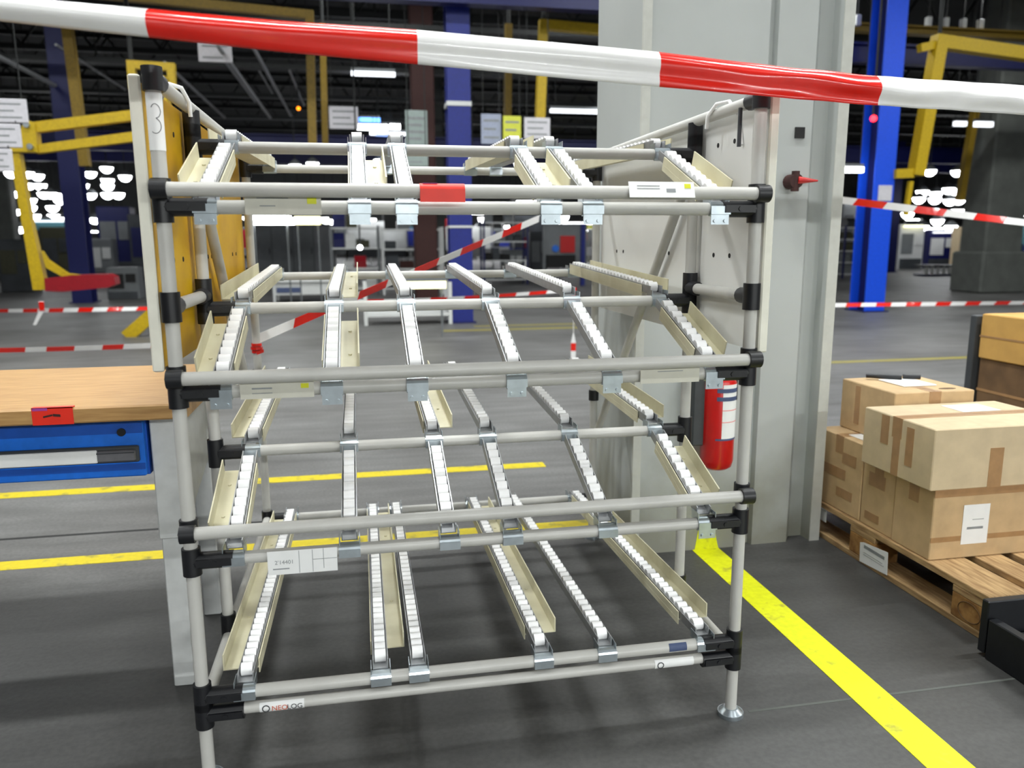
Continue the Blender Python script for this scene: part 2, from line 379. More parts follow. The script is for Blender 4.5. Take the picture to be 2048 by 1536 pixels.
# roller tracks
TX = [[.080, .377, .472, .775, .867, 1.158], [.084, .306, .484, .700, .917, 1.162], [.086, .328, .547, .690, .914, 1.160], [.089, .385, .471, .763, .919, 1.170]]
GF = [{0: -1, 1: 1, 3: 1, 5: 1}, {0: -1, 1: 1, 5: 1}, {0: -1, 5: 1}, {0: -1, 1: 1, 3: 1, 5: 1}]
GR = [{0: -1, 3: 1, 5: 1}, {0: -1, 1: 1, 5: 1}, {0: -1, 2: 1, 5: 1}, {}]
PITCH, RR = .0325, .0145
roller_me = MB().tube((-.0125, 0, 0), (.0125, 0, 0), RR, 12).mesh('roller', 'roller')
rest = MB()
nroll = 0
def track(x, a, b, guide, n_parts, gcut=(.05, .05)):
    """U-profile with rollers from a=(y,z) to b, axis in the x plane; guide -1/+1/None is the cream side guide."""
    global nroll
    A, B = Vector((x, a[0], a[1])), Vector((x, b[0], b[1])); d = B-A; L = d.length; t = d/L
    n = Vector((1, 0, 0)).cross(t)
    if n.z < 0: n = -n
    ex = Vector((1, 0, 0)); C = (A+B)/2
    m = MB()
    for s in (-1, 1): m.obox(C+ex*s*.0165+n*.0, ex*.0012, t*(L/2), n*.010)
    m.obox(C-n*.011, ex*.0177, t*(L/2), n*.0012)
    tr = m.build('roller_track', 'alu', rack)
    k = int((L-.02)/PITCH); off = (L-(k-1)*PITCH)/2
    for i in range(k):
        c = A+t*(off+i*PITCH)+n*.004
        if i < n_parts and nroll < 300:
            link('roller', roller_me, tr, loc=c); nroll += 1
        else: rest.tube(c-ex*.0125, c+ex*.0125, RR, 10)
    if guide:
        s = guide; g = MB(); l0, l1 = gcut[0], L-gcut[1]; gc = A+t*((l0+l1)/2); h = (l1-l0)/2
        g.obox(gc-n*.0135+ex*s*.018, ex*.040, t*h, n*.0013)
        g.obox(gc+n*.004+ex*s*.0575, ex*.0015, t*h, n*.0185)
        g.obox(gc-n*.010-ex*s*.0205, ex*.0013, t*h, n*.017)
        for q in (.25, .75): g.tube(A+t*(l0+(l1-l0)*q)-n*.0122+ex*s*.038, A+t*(l0+(l1-l0)*q)-n*.009+ex*s*.038, .004, 8)
        g.build('side_guide', 'cream', tr)
    return tr
def bracket(x, y, z, tab=True):
    m = MB().arcx(y, z, R+.001, x-.023, x+.023, -75, 150, 10)
    m.box(x-.023, x+.023, y-.0185, y-.0165, z-.012, z+.006)
    if tab:
        m.box(x-.021, x+.021, y-.014, y-.012, z-.034, z-.008)
        for s in (-1, 1): m.tube((x+s*.012, y-.017, z-.026), (x+s*.012, y-.012, z-.026), .004, 8)
    for s in (-1, 1): m.box(x+s*.0215-.0008, x+s*.0215+.0008, y-.01, y+.03, z+.006, z+.028)
    return m.build('track_bracket', 'zinc', rack)
for k in range(3):
    for i, x in enumerate(TX[k]):
        track(x, (.012, ZF[k]+.026), (YM-.024, ZM[k]-.001), GF[k].get(i), 40)
        bracket(x, 0, ZF[k], k < 2 or i == 5)
        bracket(x, YM, ZM[k], False)
        bracket(x, YR, ZR[k], False)
for i, x in enumerate(TX[3]):
    track(x, (.012, ZF[3]+.026), (YR-.012, ZR[3]+.026), GF[3].get(i), 17, (.10 if GF[3].get(i, 0) > 0 else .07, .05))
    bracket(x, 0, ZF[3], False); bracket(x, YR, ZR[3], False)
for k in range(3):
    for i, x in enumerate(TX[k]):
        track(x, (YM+.020, ZM[k]+.028), (YR-.012, ZR[k]+.026), GR[k].get(i), 0, (.06, .02))
o = rest.build('small_rollers', 'roller', rack); o['kind'] = 'stuff'
# side panels
def side_panel(x0, x1, m, inner, label):
    p = MB().box(x0, x1, .006, YR+.01, .925, 1.478).build('side_panel', m, rack); p['label'] = label
    MB().bbox(x0-.001, x1+.001, -.004, .006, .922, 1.492, .003).build('edge_profile', 'panel_edge', p)
    h = MB()
    for y in (.166, .256, .56, .61, .975, 1.046):
        for z in (1.141, 1.414):
            if z > 1.3 and .3 < y: continue
            h.tube((inner-.001, y, z), (inner+.001, y, z), .006, 10)
    h.build('bolt_holes', 'hole', p)
side_panel(-.043, -.023, 'panel_yellow', -.023, 'yellow side panel with a pale front edge')
side_panel(1.273, 1.293, 'panel_white', 1.273, 'off-white side panel with pairs of bolt holes')
# cable hooks over the top rails
for x in (0, W):
    sg = 1 if x == 0 else -1
    pts = [(x-sg*.018, .12, 1.40), (x-sg*.018, .14, 1.47), (x-sg*.006, .17, 1.506), (x+sg*.012, .20, 1.504), (x+sg*.02, .23, 1.48), (x+sg*.02, .235, 1.45)]
    MB().path(pts, .0045).build('cable_hook', 'paper', rack)
MB().tube((W-.012, .073, 1.39), (W-.012, .073, 1.475), .005, 8).build('hanging_rod', 'machine_dark', rack)
# white tape with the handwritten 3 on the left post
pt = MB().arc((0, 0), R+.0008, 1.352, 1.458, math.radians(160), math.radians(380), 18).build('post_tape', 'paper', rack)
pts = []
for i in range(15):
    a = math.radians(150-240*i/14); pts.append((.006+.010*math.cos(a)*.8, 1.424+.013*math.sin(a)))
for i in range(1, 15):
    a = math.radians(90-220*i/14); pts.append((.004+.012*math.cos(a)*.8, 1.397+.014*math.sin(a)))
def onpost(x, z):
    x = max(-.0135, min(.0135, x-.002)); return (x, -math.sqrt((R+.0012)**2-x*x), z)
MB().path([onpost(*q) for q in pts], .0006, 5).build('handwritten_digit', 'ink', pt)
# label cards
def card(x0, x1, z0, z1, y, m, tilt=0, top=None):
    ex = Vector((1, 0, 0)); ez = Vector((0, math.sin(tilt), math.cos(tilt))); nn = ez.cross(ex)
    c = Vector(((x0+x1)/2, y, (z0+z1)/2)); h = (z1-z0)/2
    o = MB().obox(c, ex*((x1-x0)/2), nn*.0008, ez*h).build('label_card', m, rack)
    return o, c, ex, ez, -nn if (-nn).y < 0 else nn, h
def lines(o, c, ex, ez, nn, items, m):
    b = MB()
    for dx, dz, wx, hz in items: b.obox(c+ex*dx+ez*dz+nn*.0011, ex*(wx/2), nn*.0003, ez*(hz/2))
    return b.build('print', m, o)
o, c, ex, ez, nn, h = card(.156, .301, .478, .531, -.021, 'paper')
lines(o, c, ex, ez, nn, [(-.007, 0, .001, .05), (.021, 0, .001, .05), (.044, .004, .001, .045), (.047, .003, .05, .001)], 'ink_faint')
lines(o, c, ex, ez, nn, [(-.045, -.0135, .034, .0022)], 'ink_faint')
text('print', "2'14401", .0125, c+ex*-.058+ez*-.003-nn*.0 + nn*.0013, ex, ez, 'ink_faint', o, 0)
o, c, ex, ez, nn, h = card(.156, .302, 1.232, 1.274, -.0215, 'paper_aged')
MB().obox(c+ex*.055+ez*.006+nn*.0012, ex*.009, nn*.0003, ez*.006).build('yellow_mark', 'sticker_yellow', o)
lines(o, c, ex, ez, nn, [(-.02, .011, .06, .002), (-.03, -.004, .03, .002)], 'ink_faint')
o, c, ex, ez, nn, h = card(.934, 1.080, 1.267, 1.302, -.049, 'paper', .35)
MB().obox(c+ex*.058+ez*.008+nn*.0012, ex*.007, nn*.0003, ez*.005).build('yellow_mark', 'sticker_yellow', o)
lines(o, c, ex, ez, nn, [(.02, -.002, .02, .008), (-.03, .008, .05, .0015), (-.03, .002, .05, .0015)], 'ink_faint')
o, c, ex, ez, nn, h = card(.124, .270, .863, .898, -.0215, 'paper_aged')
MB().obox(c+ex*.055+ez*.007+nn*.0012, ex*.008, nn*.0003, ez*.005).build('yellow_mark', 'sticker_yellow', o)
lines(o, c, ex, ez, nn, [(-.03, .004, .04, .003), (-.03, -.006, .04, .0015)], 'ink_faint')
o, c, ex, ez, nn, h = card(.98, 1.12, .863, .900, -.0215, 'paper_aged')
lines(o, c, ex, ez, nn, [(0, .008, .06, .0015)], 'ink_faint')
MB().tube((.588, YS, ZS[0]), (.497, YS, ZS[0]), R+.0012, 18, caps=False).box(.497, .588, YS-R-.0022, YS-R-.001, ZS[0]-.022, ZS[0]+.004).build('red_tag', 'sticker_red', rack)
MB().box(.503, .533, YS-.006, YS+.006, ZS[0]+R+.0008, ZS[0]+R+.0018).build('purple_mark', 'sticker_purple', rack)
# maker's stickers on the bottom bar
def sticker(x0, x1, full):
    o = MB().arcx(0, ZB, .0125+.0006, x0, x1, -45, 60, 8, .0004).build('sticker', 'paper', rack)
    y = -.0138
    ring = MB(); cx = x0+.014; N = 20
    for i in range(N):
        a, b = 2*math.pi*i/N, 2*math.pi*(i+1)/N
        ring.add([(cx+.0085*math.cos(a), y, ZB+.0085*math.sin(a)), (cx+.0085*math.cos(b), y, ZB+.0085*math.sin(b)), (cx+.0062*math.cos(b), y, ZB+.0062*math.sin(b)), (cx+.0062*math.cos(a), y, ZB+.0062*math.sin(a))], [(0, 1, 2, 3)])
    ring.build('ring_emblem', 'ink', o)
    if full:
        text('print', 'NEO', .0165, (x0+.026, y, ZB-.006), (1, 0, 0), (0, 0, 1), 'ink_orange', o)
        text('print', 'LOG', .0165, (x0+.059, y, ZB-.006), (1, 0, 0), (0, 0, 1), 'ink', o)
sticker(.118, .214, True); sticker(1.040, 1.140, False)
MB().arcx(0, ZF[3], R+.0006, 1.075, 1.12, -20, 60, 6, .0004).build('dark_print', 'ink_blue', rack)

# ------------------------------------------------------------------ WORKBENCH
BX1, BX0 = -.047, -1.75
bench = thing('workbench', 'workbench with thick wooden top and a blue drawer beside the rack', 'workbench', (-.9, .6, 0))
MB().bbox(BX0, BX1, .285, .93, .762, .80, .004).build('worktop', 'wood_top', bench)
for lx in (-.165, BX0+.1):
    MB().bbox(lx, lx+.062, .40, .45, .42, .762, .003).build('leg', 'steel_paint', bench)
    MB().bbox(lx+.004, lx+.058, .404, .446, 0, .425, .003).build('leg', 'steel_paint', bench)
    MB().bbox(lx+.004, lx+.058, .82, .86, 0, .762, .003).build('leg', 'steel_paint', bench)
    MB().prism([(.452, .762), (.82, .762), (.82, .52), (.60, .46), (.46, .24), (.452, .24)], (lx+.05, 0, 0), (0, 1, 0), (0, 0, 1), (.004, 0, 0)).build('side_plate', 'steel_paint', bench)
dw = MB().box(-1.30, -.172, .40, .85, .598, .757).build('drawer_case', 'drawer_blue_dark', bench)
df = MB().bbox(-1.30, -.175, .378, .402, .600, .742, .003).build('drawer', 'drawer_blue', bench)
MB().box(-1.30, -.176, .3765, .379, .712, .741).build('drawer_band', 'drawer_blue_dark', df)
MB().box(-1.28, -.176, .3765, .379, .618, .634).build('drawer_band', 'drawer_blue_dark', df)
MB().bbox(-1.25, -.186, .366, .379, .640, .682, .003).build('handle_recess', 'machine_dark', df)
MB().bbox(-1.25, -.281, .360, .367, .643, .676, .002).build('label_strip', 'paper', df)
MB().bbox(-.281, -.192, .358, .367, .645, .674, .003).build('handle', 'handle_grey', df)
MB().box(-.281, -.194, .3572, .359, .666, .669).build('handle_groove', 'ink', df)
MB().tube((-.224, .372, .716), (-.224, .380, .716), .010, 16).build('lock', 'hole', df)
rt = tag(MB().box(-.386, -.298, .2835, .2848, .762, .803).box(-.386, -.298, .2835, .300, .8005, .803).build('paper_tag', 'sticker_red'), 'red paper tag stuck over the front edge of the wooden worktop', 'tag')
MB().box(-.384, -.352, .2828, .2836, .796, .802).build('purple_mark', 'sticker_purple', rt)
MB().obox((-.352, .2830, .783), (.010, 0, .002), (0, .0004, 0), (0, 0, .0022)).obox((-.333, .2830, .784), (.008, 0, -.001), (0, .0004, 0), (0, 0, .003)).build('scribble', 'rust', rt)

# ------------------------------------------------------------------ FIRE EXTINGUISHER
EX, EY, ER = 1.636, .938, .060
ext = thing('fire_extinguisher', 'red fire extinguisher with white label mounted on the grey pillar', 'extinguisher', (EX, EY, .35))
MB().lathe((EX, EY, 0), [(.0, .352), (.04, .352), (.054, .362), (ER, .385), (ER, .675), (.05, .70), (.025, .715), (.02, .725), (0, .725)], 28).build('cylinder', 'ext_red', ext)
lb = MB().arc((EX, EY), ER+.0008, .475, .672, math.radians(-102), math.radians(10), 16).build('label_sheet', 'paper', ext)
for z0, z1, m in ((.643, .658, 'ink_blue'), (.613, .628, 'ink_blue'), (.468, .475, 'ink_blue'), (.672, .674, 'sticker_red'), (.578, .580, 'sticker_red'), (.535, .537, 'sticker_red')):
    MB().arc((EX, EY), ER+.0014, z0, z1, math.radians(-122 if m == 'ink_blue' else -102), math.radians(10), 14).build('label_band', m, lb)
MB().tube((EX, EY, .72), (EX, EY, .755), .016, 14).box(EX-.05, EX+.015, EY-.012, EY+.012, .735, .743).box(EX-.05, EX+.015, EY-.010, EY+.010, .752, .760).build('valve_head', 'joint', ext)
MB().path([(EX+.01, EY+.0, .74), (EX+.05, EY+.02, .735), (EX+.072, EY+.02, .68), (EX+.072, EY+.02, .60)], .009).build('hose', 'joint', ext)
MB().bbox(1.535, 1.588, .93, 1.012, .44, .70, .004).build('wall_holder', 'ext_holder', ext)
MB().box(1.57, 1.70, .992, 1.012, .60, .64).build('mount_strap', 'ext_holder', ext)

# ------------------------------------------------------------------ PALLET AND CARTONS
PX, PY = 2.152, .185
pal = thing('pallet', 'wooden pallet carrying cardboard boxes beside the yellow floor line', 'pallet', (PX+.4, PY+.6, 0))
for i, (a, b) in enumerate(((0, .145), (.185, .285), (.3275, .4725), (.515, .615), (.655, .80))):
    MB().bbox(PX+a, PX+b, PY, PY+1.2, .122, .144, .002).build('top_board', 'pallet_wood', pal)
for a in (0, .5275, 1.055): MB().bbox(PX, PX+.8, PY+a, PY+a+.145, .100, .122, .002).build('cross_board', 'pallet_wood', pal)
for xa in (0, .3275, .655):
    MB().bbox(PX+xa+(.0 if xa else 0), PX+xa+(.1 if xa != .3275 else .145), PY, PY+1.2, 0, .022, .002).build('bottom_board', 'pallet_wood', pal)
    for ya in (0, .5275, 1.055): MB().bbox(PX+xa, PX+xa+(.1 if xa != .3275 else .145), PY+ya, PY+ya+.145, .022, .100, .003).build('block', 'pallet_block', pal)
pm = MB()
for rr in (.030, .026):
    pm.path([(PX+.045+.045*math.cos(2*math.pi*i/20), PY-.0006, .061+rr*math.sin(2*math.pi*i/20)) for i in range(21)], .0012, 5)
pm.path([(PX-.0006, PY+.07+.045*math.cos(2*math.pi*i/20), .061+.030*math.sin(2*math.pi*i/20)) for i in range(21)], .0014, 5)
pm.build('burnt_stamp', 'cardboard_dark', pal)
lab = MB().prism([(.63, .018), (.785, .006), (.79, .078), (.77, .085), (.635, .100)], (PX-.0025, 0, 0), (0, 1, 0), (0, 0, 1), (.0012, 0, 0)).build('shipping_label', 'paper', pal)
MB().box(PX-.003, PX-.0024, .65, .765, .066, .078).box(PX-.003, PX-.0024, .65, .765, .040, .042).box(PX-.003, PX-.0024, .66, .765, .048, .050).build('label_print', 'ink_faint', lab)
MB().box(PX+.004, PX+.005, 1.02, 1.10, .07, .118).build('shipping_label', 'paper', pal)
def carton(x0, x1, y0, y1, z0, z1, label, m='cardboard', tape=('top',), seam='x'):
    c = thing('cardboard_box', label, 'box', ((x0+x1)/2, (y0+y1)/2, z0), 'cartons on the pallet')
    b = MB().bbox(x0, x1, y0, y1, z0, z1, .003).build('carton', m, c)
    ym, xm = (y0+y1)/2, (x0+x1)/2
    # flap seam and strip of packing tape over the top and down the sides
    if seam == 'x':
        MB().box(x0+.003, x1-.003, ym-.0012, ym+.0012, z1, z1+.0006).build('flap_seam', 'cardboard_dark', b)
        MB().box(x0-.0006, x1+.0006, ym-.024, ym+.024, z1-.0001, z1+.0005).box(x0-.0007, x0+.0004, ym-.024, ym+.024, z1-.07, z1).box(x1-.0004, x1+.0007, ym-.024, ym+.024, z1-.07, z1).build('packing_tape', 'pack_tape', b)
    else:
        MB().box(xm-.0012, xm+.0012, y0+.003, y1-.003, z1, z1+.0006).build('flap_seam', 'cardboard_dark', b)
        MB().box(xm-.024, xm+.024, y0-.0006, y1+.0006, z1-.0001, z1+.0005).box(xm-.024, xm+.024, y0-.0007, y0+.0004, z1-.07, z1).build('packing_tape', 'pack_tape', b)
    return b
b = carton(2.162, 2.62, .454, .642, .1445, .388, 'brown carton at the front bottom of the pallet with a white sheet label', 'cardboard')
MB().box(2.162, 2.62, .4528, .4542, .358, .386).build('packing_tape', 'pack_tape', b)
MB().box(2.162, 2.62, .4530, .4542, .205, .222).build('packing_tape', 'pack_tape', b)
sl = MB().box(2.274, 2.372, .4522, .4534, .192, .327).build('sheet_label', 'paper', b)
MB().box(2.292, 2.352, .4516, .4524, .243, .251).box(2.31, 2.352, .4516, .4524, .275, .277).build('label_print', 'ink_faint', sl)
b = carton(2.166, 2.62, .646, .826, .1445, .388, 'brown carton in the middle of the bottom row, hidden under the pale box', 'cardboard')
MB().box(2.165, 2.1662, .70, .79, .30, .35).build('packing_tape', 'pack_tape', b)
MB().box(2.165, 2.1662, .72, .80, .17, .20).build('packing_tape', 'pack_tape', b)
b = carton(2.164, 2.60, .830, 1.125, .1445, .437, 'brown carton at the back of the bottom row nearest the pillar', 'cardboard')
MB().box(2.163, 2.1642, .87, .955, .335, .378).build('packing_tape', 'pack_tape', b)
MB().box(2.163, 2.1642, .93, 1.09, .27, .31).build('packing_tape', 'pack_tape', b)
MB().box(2.163, 2.1642, .88, .98, .20, .235).build('packing_tape', 'pack_tape', b)
MB().box(2.20, 2.36, .84, .98, .4372, .4382).build('paper_sheet', 'paper', b)
b = carton(2.128, 2.66, .436, .792, .3885, .590, 'pale carton with three tape strips, top front of the pallet stack', 'cardboard_pale')
MB().box(2.1268, 2.1282, .655, .695, .485, .585).build('packing_tape', 'pack_tape', b)
MB().box(2.1268, 2.1282, .595, .630, .39, .565).build('packing_tape', 'pack_tape', b)
MB().box(2.1268, 2.1282, .53, .565, .44, .57).build('packing_tape', 'pack_tape', b)
MB().box(2.335, 2.385, .4348, .4362, .389, .52).build('packing_tape', 'pack_tape', b)
MB().box(2.40, 2.55, .64, .75, .5908, .5916).build('paper_sheet', 'paper', b)
b = carton(2.252, 2.58, .80, 1.12, .4385, .632, 'brown carton with a hand hole on its lid, top rear of the pallet stack', 'cardboard', seam='y')
MB().box(2.2508, 2.2522, 1.0, 1.03, .47, .62).build('packing_tape', 'pack_tape', b)
MB().box(2.2508, 2.2522, .90, .93, .44, .54).build('packing_tape', 'pack_tape', b)
hh = [(2.50+.035*math.cos(2*math.pi*i/20)*(1 if True else 1), .845+.014*math.sin(2*math.pi*i/20)) for i in range(20)]
MB().prism(hh, (0, 0, .6322), (1, 0, 0), (0, 1, 0), (0, 0, .0006)).build('hand_hole', 'cardboard_dark', b)
tag(MB().bbox(2.36, 2.50, .90, 1.05, .6330, .6372, .001).build('document_pouch', 'paper'), 'white document pouch lying on top of the rear carton', 'pouch')
tag(MB().tube((2.33, 1.085, .6465), (2.44, 1.02, .6465), .009, 10).build('marker_pen', 'joint'), 'longer black marker lying on the rear carton', 'pen')
tag(MB().tube((2.46, 1.04, .6465), (2.515, 1.01, .6465), .009, 10).build('marker_pen', 'joint'), 'short black marker stub lying on the rear carton', 'pen')
# stacked boxes further back on the right
def crate(z0, z1, dx, m, label):
    t = thing('storage_box', label, 'box', (3.7, 1.25, z0), 'boxes stacked behind the pallet')
    b = MB().bbox(3.30+dx, 4.1, .90, 1.61, z0, z1, .005).build('carton', m, t)
    MB().box(3.298+dx, 3.301+dx, .90, 1.61, z0+(z1-z0)*.48, z0+(z1-z0)*.52).build('seam', 'pack_tape', b)
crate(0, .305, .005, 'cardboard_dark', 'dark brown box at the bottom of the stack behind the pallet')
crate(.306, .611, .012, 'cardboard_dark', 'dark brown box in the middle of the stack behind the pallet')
crate(.612, .826, 0, 'cardboard_yellow', 'tan box on top of the stack behind the pallet')
t = thing('corner_post', 'dark grey corner post standing at the far end of the box stack', 'post', (3.31, 1.645, 0))
MB().bbox(3.285, 3.335, 1.625, 1.665, .01, .815, .004).build('post', 'machine_dark', t)
MB().bbox(3.275, 3.345, 1.618, 1.675, 0, .012, .003).build('base_plate', 'machine_dark', t)
# black trolley frame at the right edge
tr = thing('trolley', 'low black metal trolley frame at the lower right edge', 'trolley', (2.5, -.3, 0))
MB().bbox(2.082, 2.80, .112, .138, .012, .170, .003).build('end_plate', 'black_metal', tr)
MB().bbox(2.082, 2.112, -1.0, .108, .0, .121, .003).build('side_beam', 'black_metal', tr)
MB().bbox(2.77, 2.80, -1.0, .108, .0, .121, .003).build('side_beam', 'black_metal', tr)
MB().bbox(2.113, 2.769, -1.0, .10, .06, .075, .003).build('deck', 'black_metal', tr)
# ------------------------------------------------------------------ BARRIER TAPES
def interp(tab, x):
    for (xa, *a), (xb, *b) in zip(tab, tab[1:]):
        if x <= xb: break
    t = (x-xa)/(xb-xa); return [p+(q-p)*t for p, q in zip(a, b)]
def front_tape():
    tab = [(-1.6, -.66, 1.525, 1.472), (-.131, -.318, 1.537, 1.500), (.061, -.270, 1.542, 1.496), (.26, -.225, 1.544, 1.492), (.487, -.195, 1.547, 1.487), (.713, -.165, 1.545, 1.481), (.963, -.132, 1.542, 1.475), (1.218, -.095, 1.535, 1.470), (1.49, -.066, 1.528, 1.465), (1.885, -.035, 1.526, 1.460), (3.4, .06, 1.53, 1.46)]
    bounds = [-1.35, -.86, -.365, .061, .487, .963, 1.49, 2.02, 2.55, 3.05]
    xs = sorted(set([-1.6+i*.025 for i in range(201)]+bounds)); xs = [x for x in xs if x <= 3.4]
    NV = 12; vs = []; rnd = random.Random(3)
    ph = [rnd.uniform(0, 6) for _ in range(6)]
    for x in xs:
        y, zt, zb = interp(tab, x)
        cr = max(0, min(1, (x-.95)/.35))*(1 if x < 2.6 else .5)
        left = max(0, min(1, (.62-x)/.5))
        for j in range(NV+1):
            q = j/NV; z = zb+(zt-zb)*q
            bow = -.012*math.sin(math.pi*q)*left - .004*math.sin(math.pi*q)          # belly towards the viewer
            fold = .006*(1-left)*(1-cr)*max(0, 1-abs(q-.36)/.2)                        # soft crease low down
            lip = .010*max(0, (q-.80)/.2)**1.3                                          # top edge leans back
            wr = cr*(.0016*math.sin(17*x+ph[0]+7*q)*math.sin(math.pi*q)+.0007*math.sin(31*x-9*q+ph[1])+.0035*math.sin(8*q+3*x+ph[2]))
            wr += .0010*math.sin(12*x+ph[3]+3*q)
            vs.append((x, y+bow+fold+lip+wr, z+.0006*cr*math.sin(40*x+ph[4])))
    m = MB()
    for i in range(len(xs)-1):
        mid = (xs[i]+xs[i+1])/2; k = sum(1 for b in bounds if b < mid) % 2
        red = 1 if k == 0 else 0
        if i == 0: m.v = vs
        for j in range(NV):
            a = i*(NV+1)+j; m.f.append((a, a+NV+1, a+NV+2, a+1)); m.mi.append(red); m.sm.append(True)
    o = m.build('barrier_tape', ['tape_white', 'tape_red'])
    sd = o.modifiers.new('thickness', 'SOLIDIFY'); sd.thickness = .0006
    return tag(o, 'broad red and white barrier tape stretched across right in front of the rack', 'tape')
front_tape()
def tape(p0, p1, wd, stripe, label, sag=.0, twist=0., phase=0, ang=None):
    p0, p1 = Vector(p0), Vector(p1); L = (p1-p0).length; t = (p1-p0).normalized()
    n = max(8, int(L/stripe)*4); m = MB(); vs = []
    side = t.cross(Vector((0, 0, 1))).normalized(); up = side.cross(t)
    sk = wd*.5
    for i in range(n+1):
        q = i/n; c = p0+(p1-p0)*q-Vector((0, 0, sag*4*q*(1-q))); a = twist*math.sin(q*L*1.7+phase)
        d = up*math.cos(a)+side*math.sin(a)
        vs += [c+d*wd/2+t*sk*.5, c-d*wd/2-t*sk*.5]
    m.v = [tuple(v) for v in vs]
    for i in range(n):
        m.f.append((2*i, 2*i+2, 2*i+3, 2*i+1)); m.mi.append(int((i+.5)/n*L/stripe) % 2); m.sm.append(False)
    o = m.build('barrier_tape', ['tape_white', 'tape_red'])
    sd = o.modifiers.new('thickness', 'SOLIDIFY'); sd.thickness = .001
    return tag(o, label, 'tape', 'thin barrier tapes round the work area')
tape(at(-160, 702, 5.2), at(345, 689, 5.2), .036, .17, 'red and white tape just above the wooden worktop on the left', .01, .5)
tape(at(-160, 622, 9.2), at(340, 616, 9.2), .05, .17, 'thin red and white tape crossing the floor left, below the red bar', .01, .6)
tape(at(1290, 352, 5.2), at(2250, 470, 5.2), .046, .20, 'red and white tape sloping down to the right of the pillar', .0, .4)
tape(at(1290, 613, 9.3), at(2250, 602, 9.8), .05, .19, 'thin red and white tape low across the floor right of the pillar', .01, .5)
tape((.0, 1.262, .835), at(1078, 437, 4.2), .034, .17, 'red and white tape rising diagonally behind the rack tiers', .0, .35)
tape(at(700, 603, 7.6), at(1146, 580, 7.4), .032, .16, 'thin red and white tape seen through the second tier, near the blue column', .02, .5)
kn = MB()
for i in range(3): kn.tube((0, YR, .79+.012*i), (0, YR, .80+.012*i), R+.004+.003*(i % 2), 12)
kn.obox((.014, YR-.02, .795), (.012, 0, .004), (0, .0015, 0), (0, 0, .006))
tag(kn.build('tape_knot', 'tape_red'), 'red tape knotted round the rear left post of the rack', 'tape')
hg = MB(); a = at(1148, 575, 7.4)
sq = 7.4/FPX
for i, (dz0, dz1, w0, w1, mi) in enumerate(((0, 20, 5, 4, 1), (20, 92, .5, .5, 0), (92, 112, 1, 5, 0), (112, 128, 5, 5, 1), (128, 190, 5, 4, 0))):
    A, B = a-Vector((0, 0, dz0*sq)), a-Vector((0, 0, dz1*sq))
    hg.prism([(-w0*sq, 0), (w0*sq, 0), (w1*sq, -(dz1-dz0)*sq), (-w1*sq, -(dz1-dz0)*sq)], A, RGT, (0, 0, 1), (0, .004, 0), mi)
tag(hg.build('tape_end', ['tape_white', 'tape_red']), 'loose end of red and white tape hanging straight down behind the second tier', 'tape')
hg = MB(); a = at(84, 612, 9.2); sq = 9.2/FPX
hg.prism([(-4*sq, 0), (4*sq, 0), (2*sq, -12*sq), (-16*sq, -38*sq), (-22*sq, -38*sq), (-6*sq, -8*sq)], a, RGT, (0, 0, 1), (0, -.006, 0), 0)
hg.obox(a+Vector((0, -.01, 0)), RGT*(5*sq), (0, .01, 0), (0, 0, 9*sq), 1)
tag(hg.build('tape_end', ['tape_white', 'tape_red']), 'knot and short loose end on the thin tape, far left', 'tape')

# ------------------------------------------------------------------ BACKGROUND HALL
def ext_px(u0, v0, u1, v1, D):
    """world x range and z range of a pixel rectangle at camera depth D (front face plane at constant y)."""
    c = at((u0+u1)/2, (v0+v1)/2, D); s = D/FPX
    return c.x-(u1-u0)*s/2*1.0, c.x+(u1-u0)*s/2*1.0, c.y, c.z-(v1-v0)*s/2, c.z+(v1-v0)*s/2
def pbox(mb, u0, v0, u1, v1, D, th, ch=0, mi=0):
    x0, x1, y, z0, z1 = ext_px(u0, v0, u1, v1, D)
    if ch: return mb.bbox(x0, x1, y, y+th, z0, z1, ch, mi)
    return mb.box(x0, x1, y, y+th, z0, z1, mi)
def dfloor(u, v): return depth(floor_at(u, v))
# --- steel columns
def steel_column(u, v, wd, label, m='blue', m2='blue_dark', top=HZ, bands=(), dp=None):
    p = floor_at(u, v); t = thing('steel_column', label, 'column', p); x, y = p.x, p.y; dp = dp or wd
    MB().box(x-wd/2, x+wd/2, y, y+.02, 0, top).build('flange', m, t)
    MB().box(x-wd/2, x+wd/2, y+dp-.02, y+dp, 0, top).build('flange', m, t)
    MB().box(x-wd*.08, x+wd*.08, y+.02, y+dp-.02, 0, top).build('web', m2, t)
    MB().box(x-wd*.62, x+wd*.62, y-.06, y+dp+.06, 0, .02).build('base_plate', m2, t)
    for z0, z1 in bands: MB().box(x-wd/2-.012, x+wd/2+.012, y-.012, y+dp+.012, z0, z1).build('band', 'machine_white', t)
    return p
pc = steel_column(925, 646, .32, 'bright blue steel column standing behind the middle of the rack', bands=((3.02, 3.08), (1.36, 1.39)))
pr = steel_column(1748, 624, .36, 'bright blue steel column right of the grey pillar with a paper notice', 'blue_bright', dp=.42)
nt_ = MB().box(pr.x-.10, pr.x+.14, pr.y-.016, pr.y-.006, 1.78, 2.02); nt_ = nt_.build('notice', 'board_white'); tag(nt_, 'small white notice taped to the blue column right of the pillar', 'notice')
steel_column(165, 606, .36, 'dark blue steel column behind the yellow lifting arm at far left', 'blue_dark', 'blue_dark')
steel_column(1960, 552, .40, 'distant blue steel column beside the round-edged grey pillar')
steel_column(1781, 545, .36, 'dark blue distant column just right of the bright blue one', 'blue_dark', 'blue_dark', top=4.5)
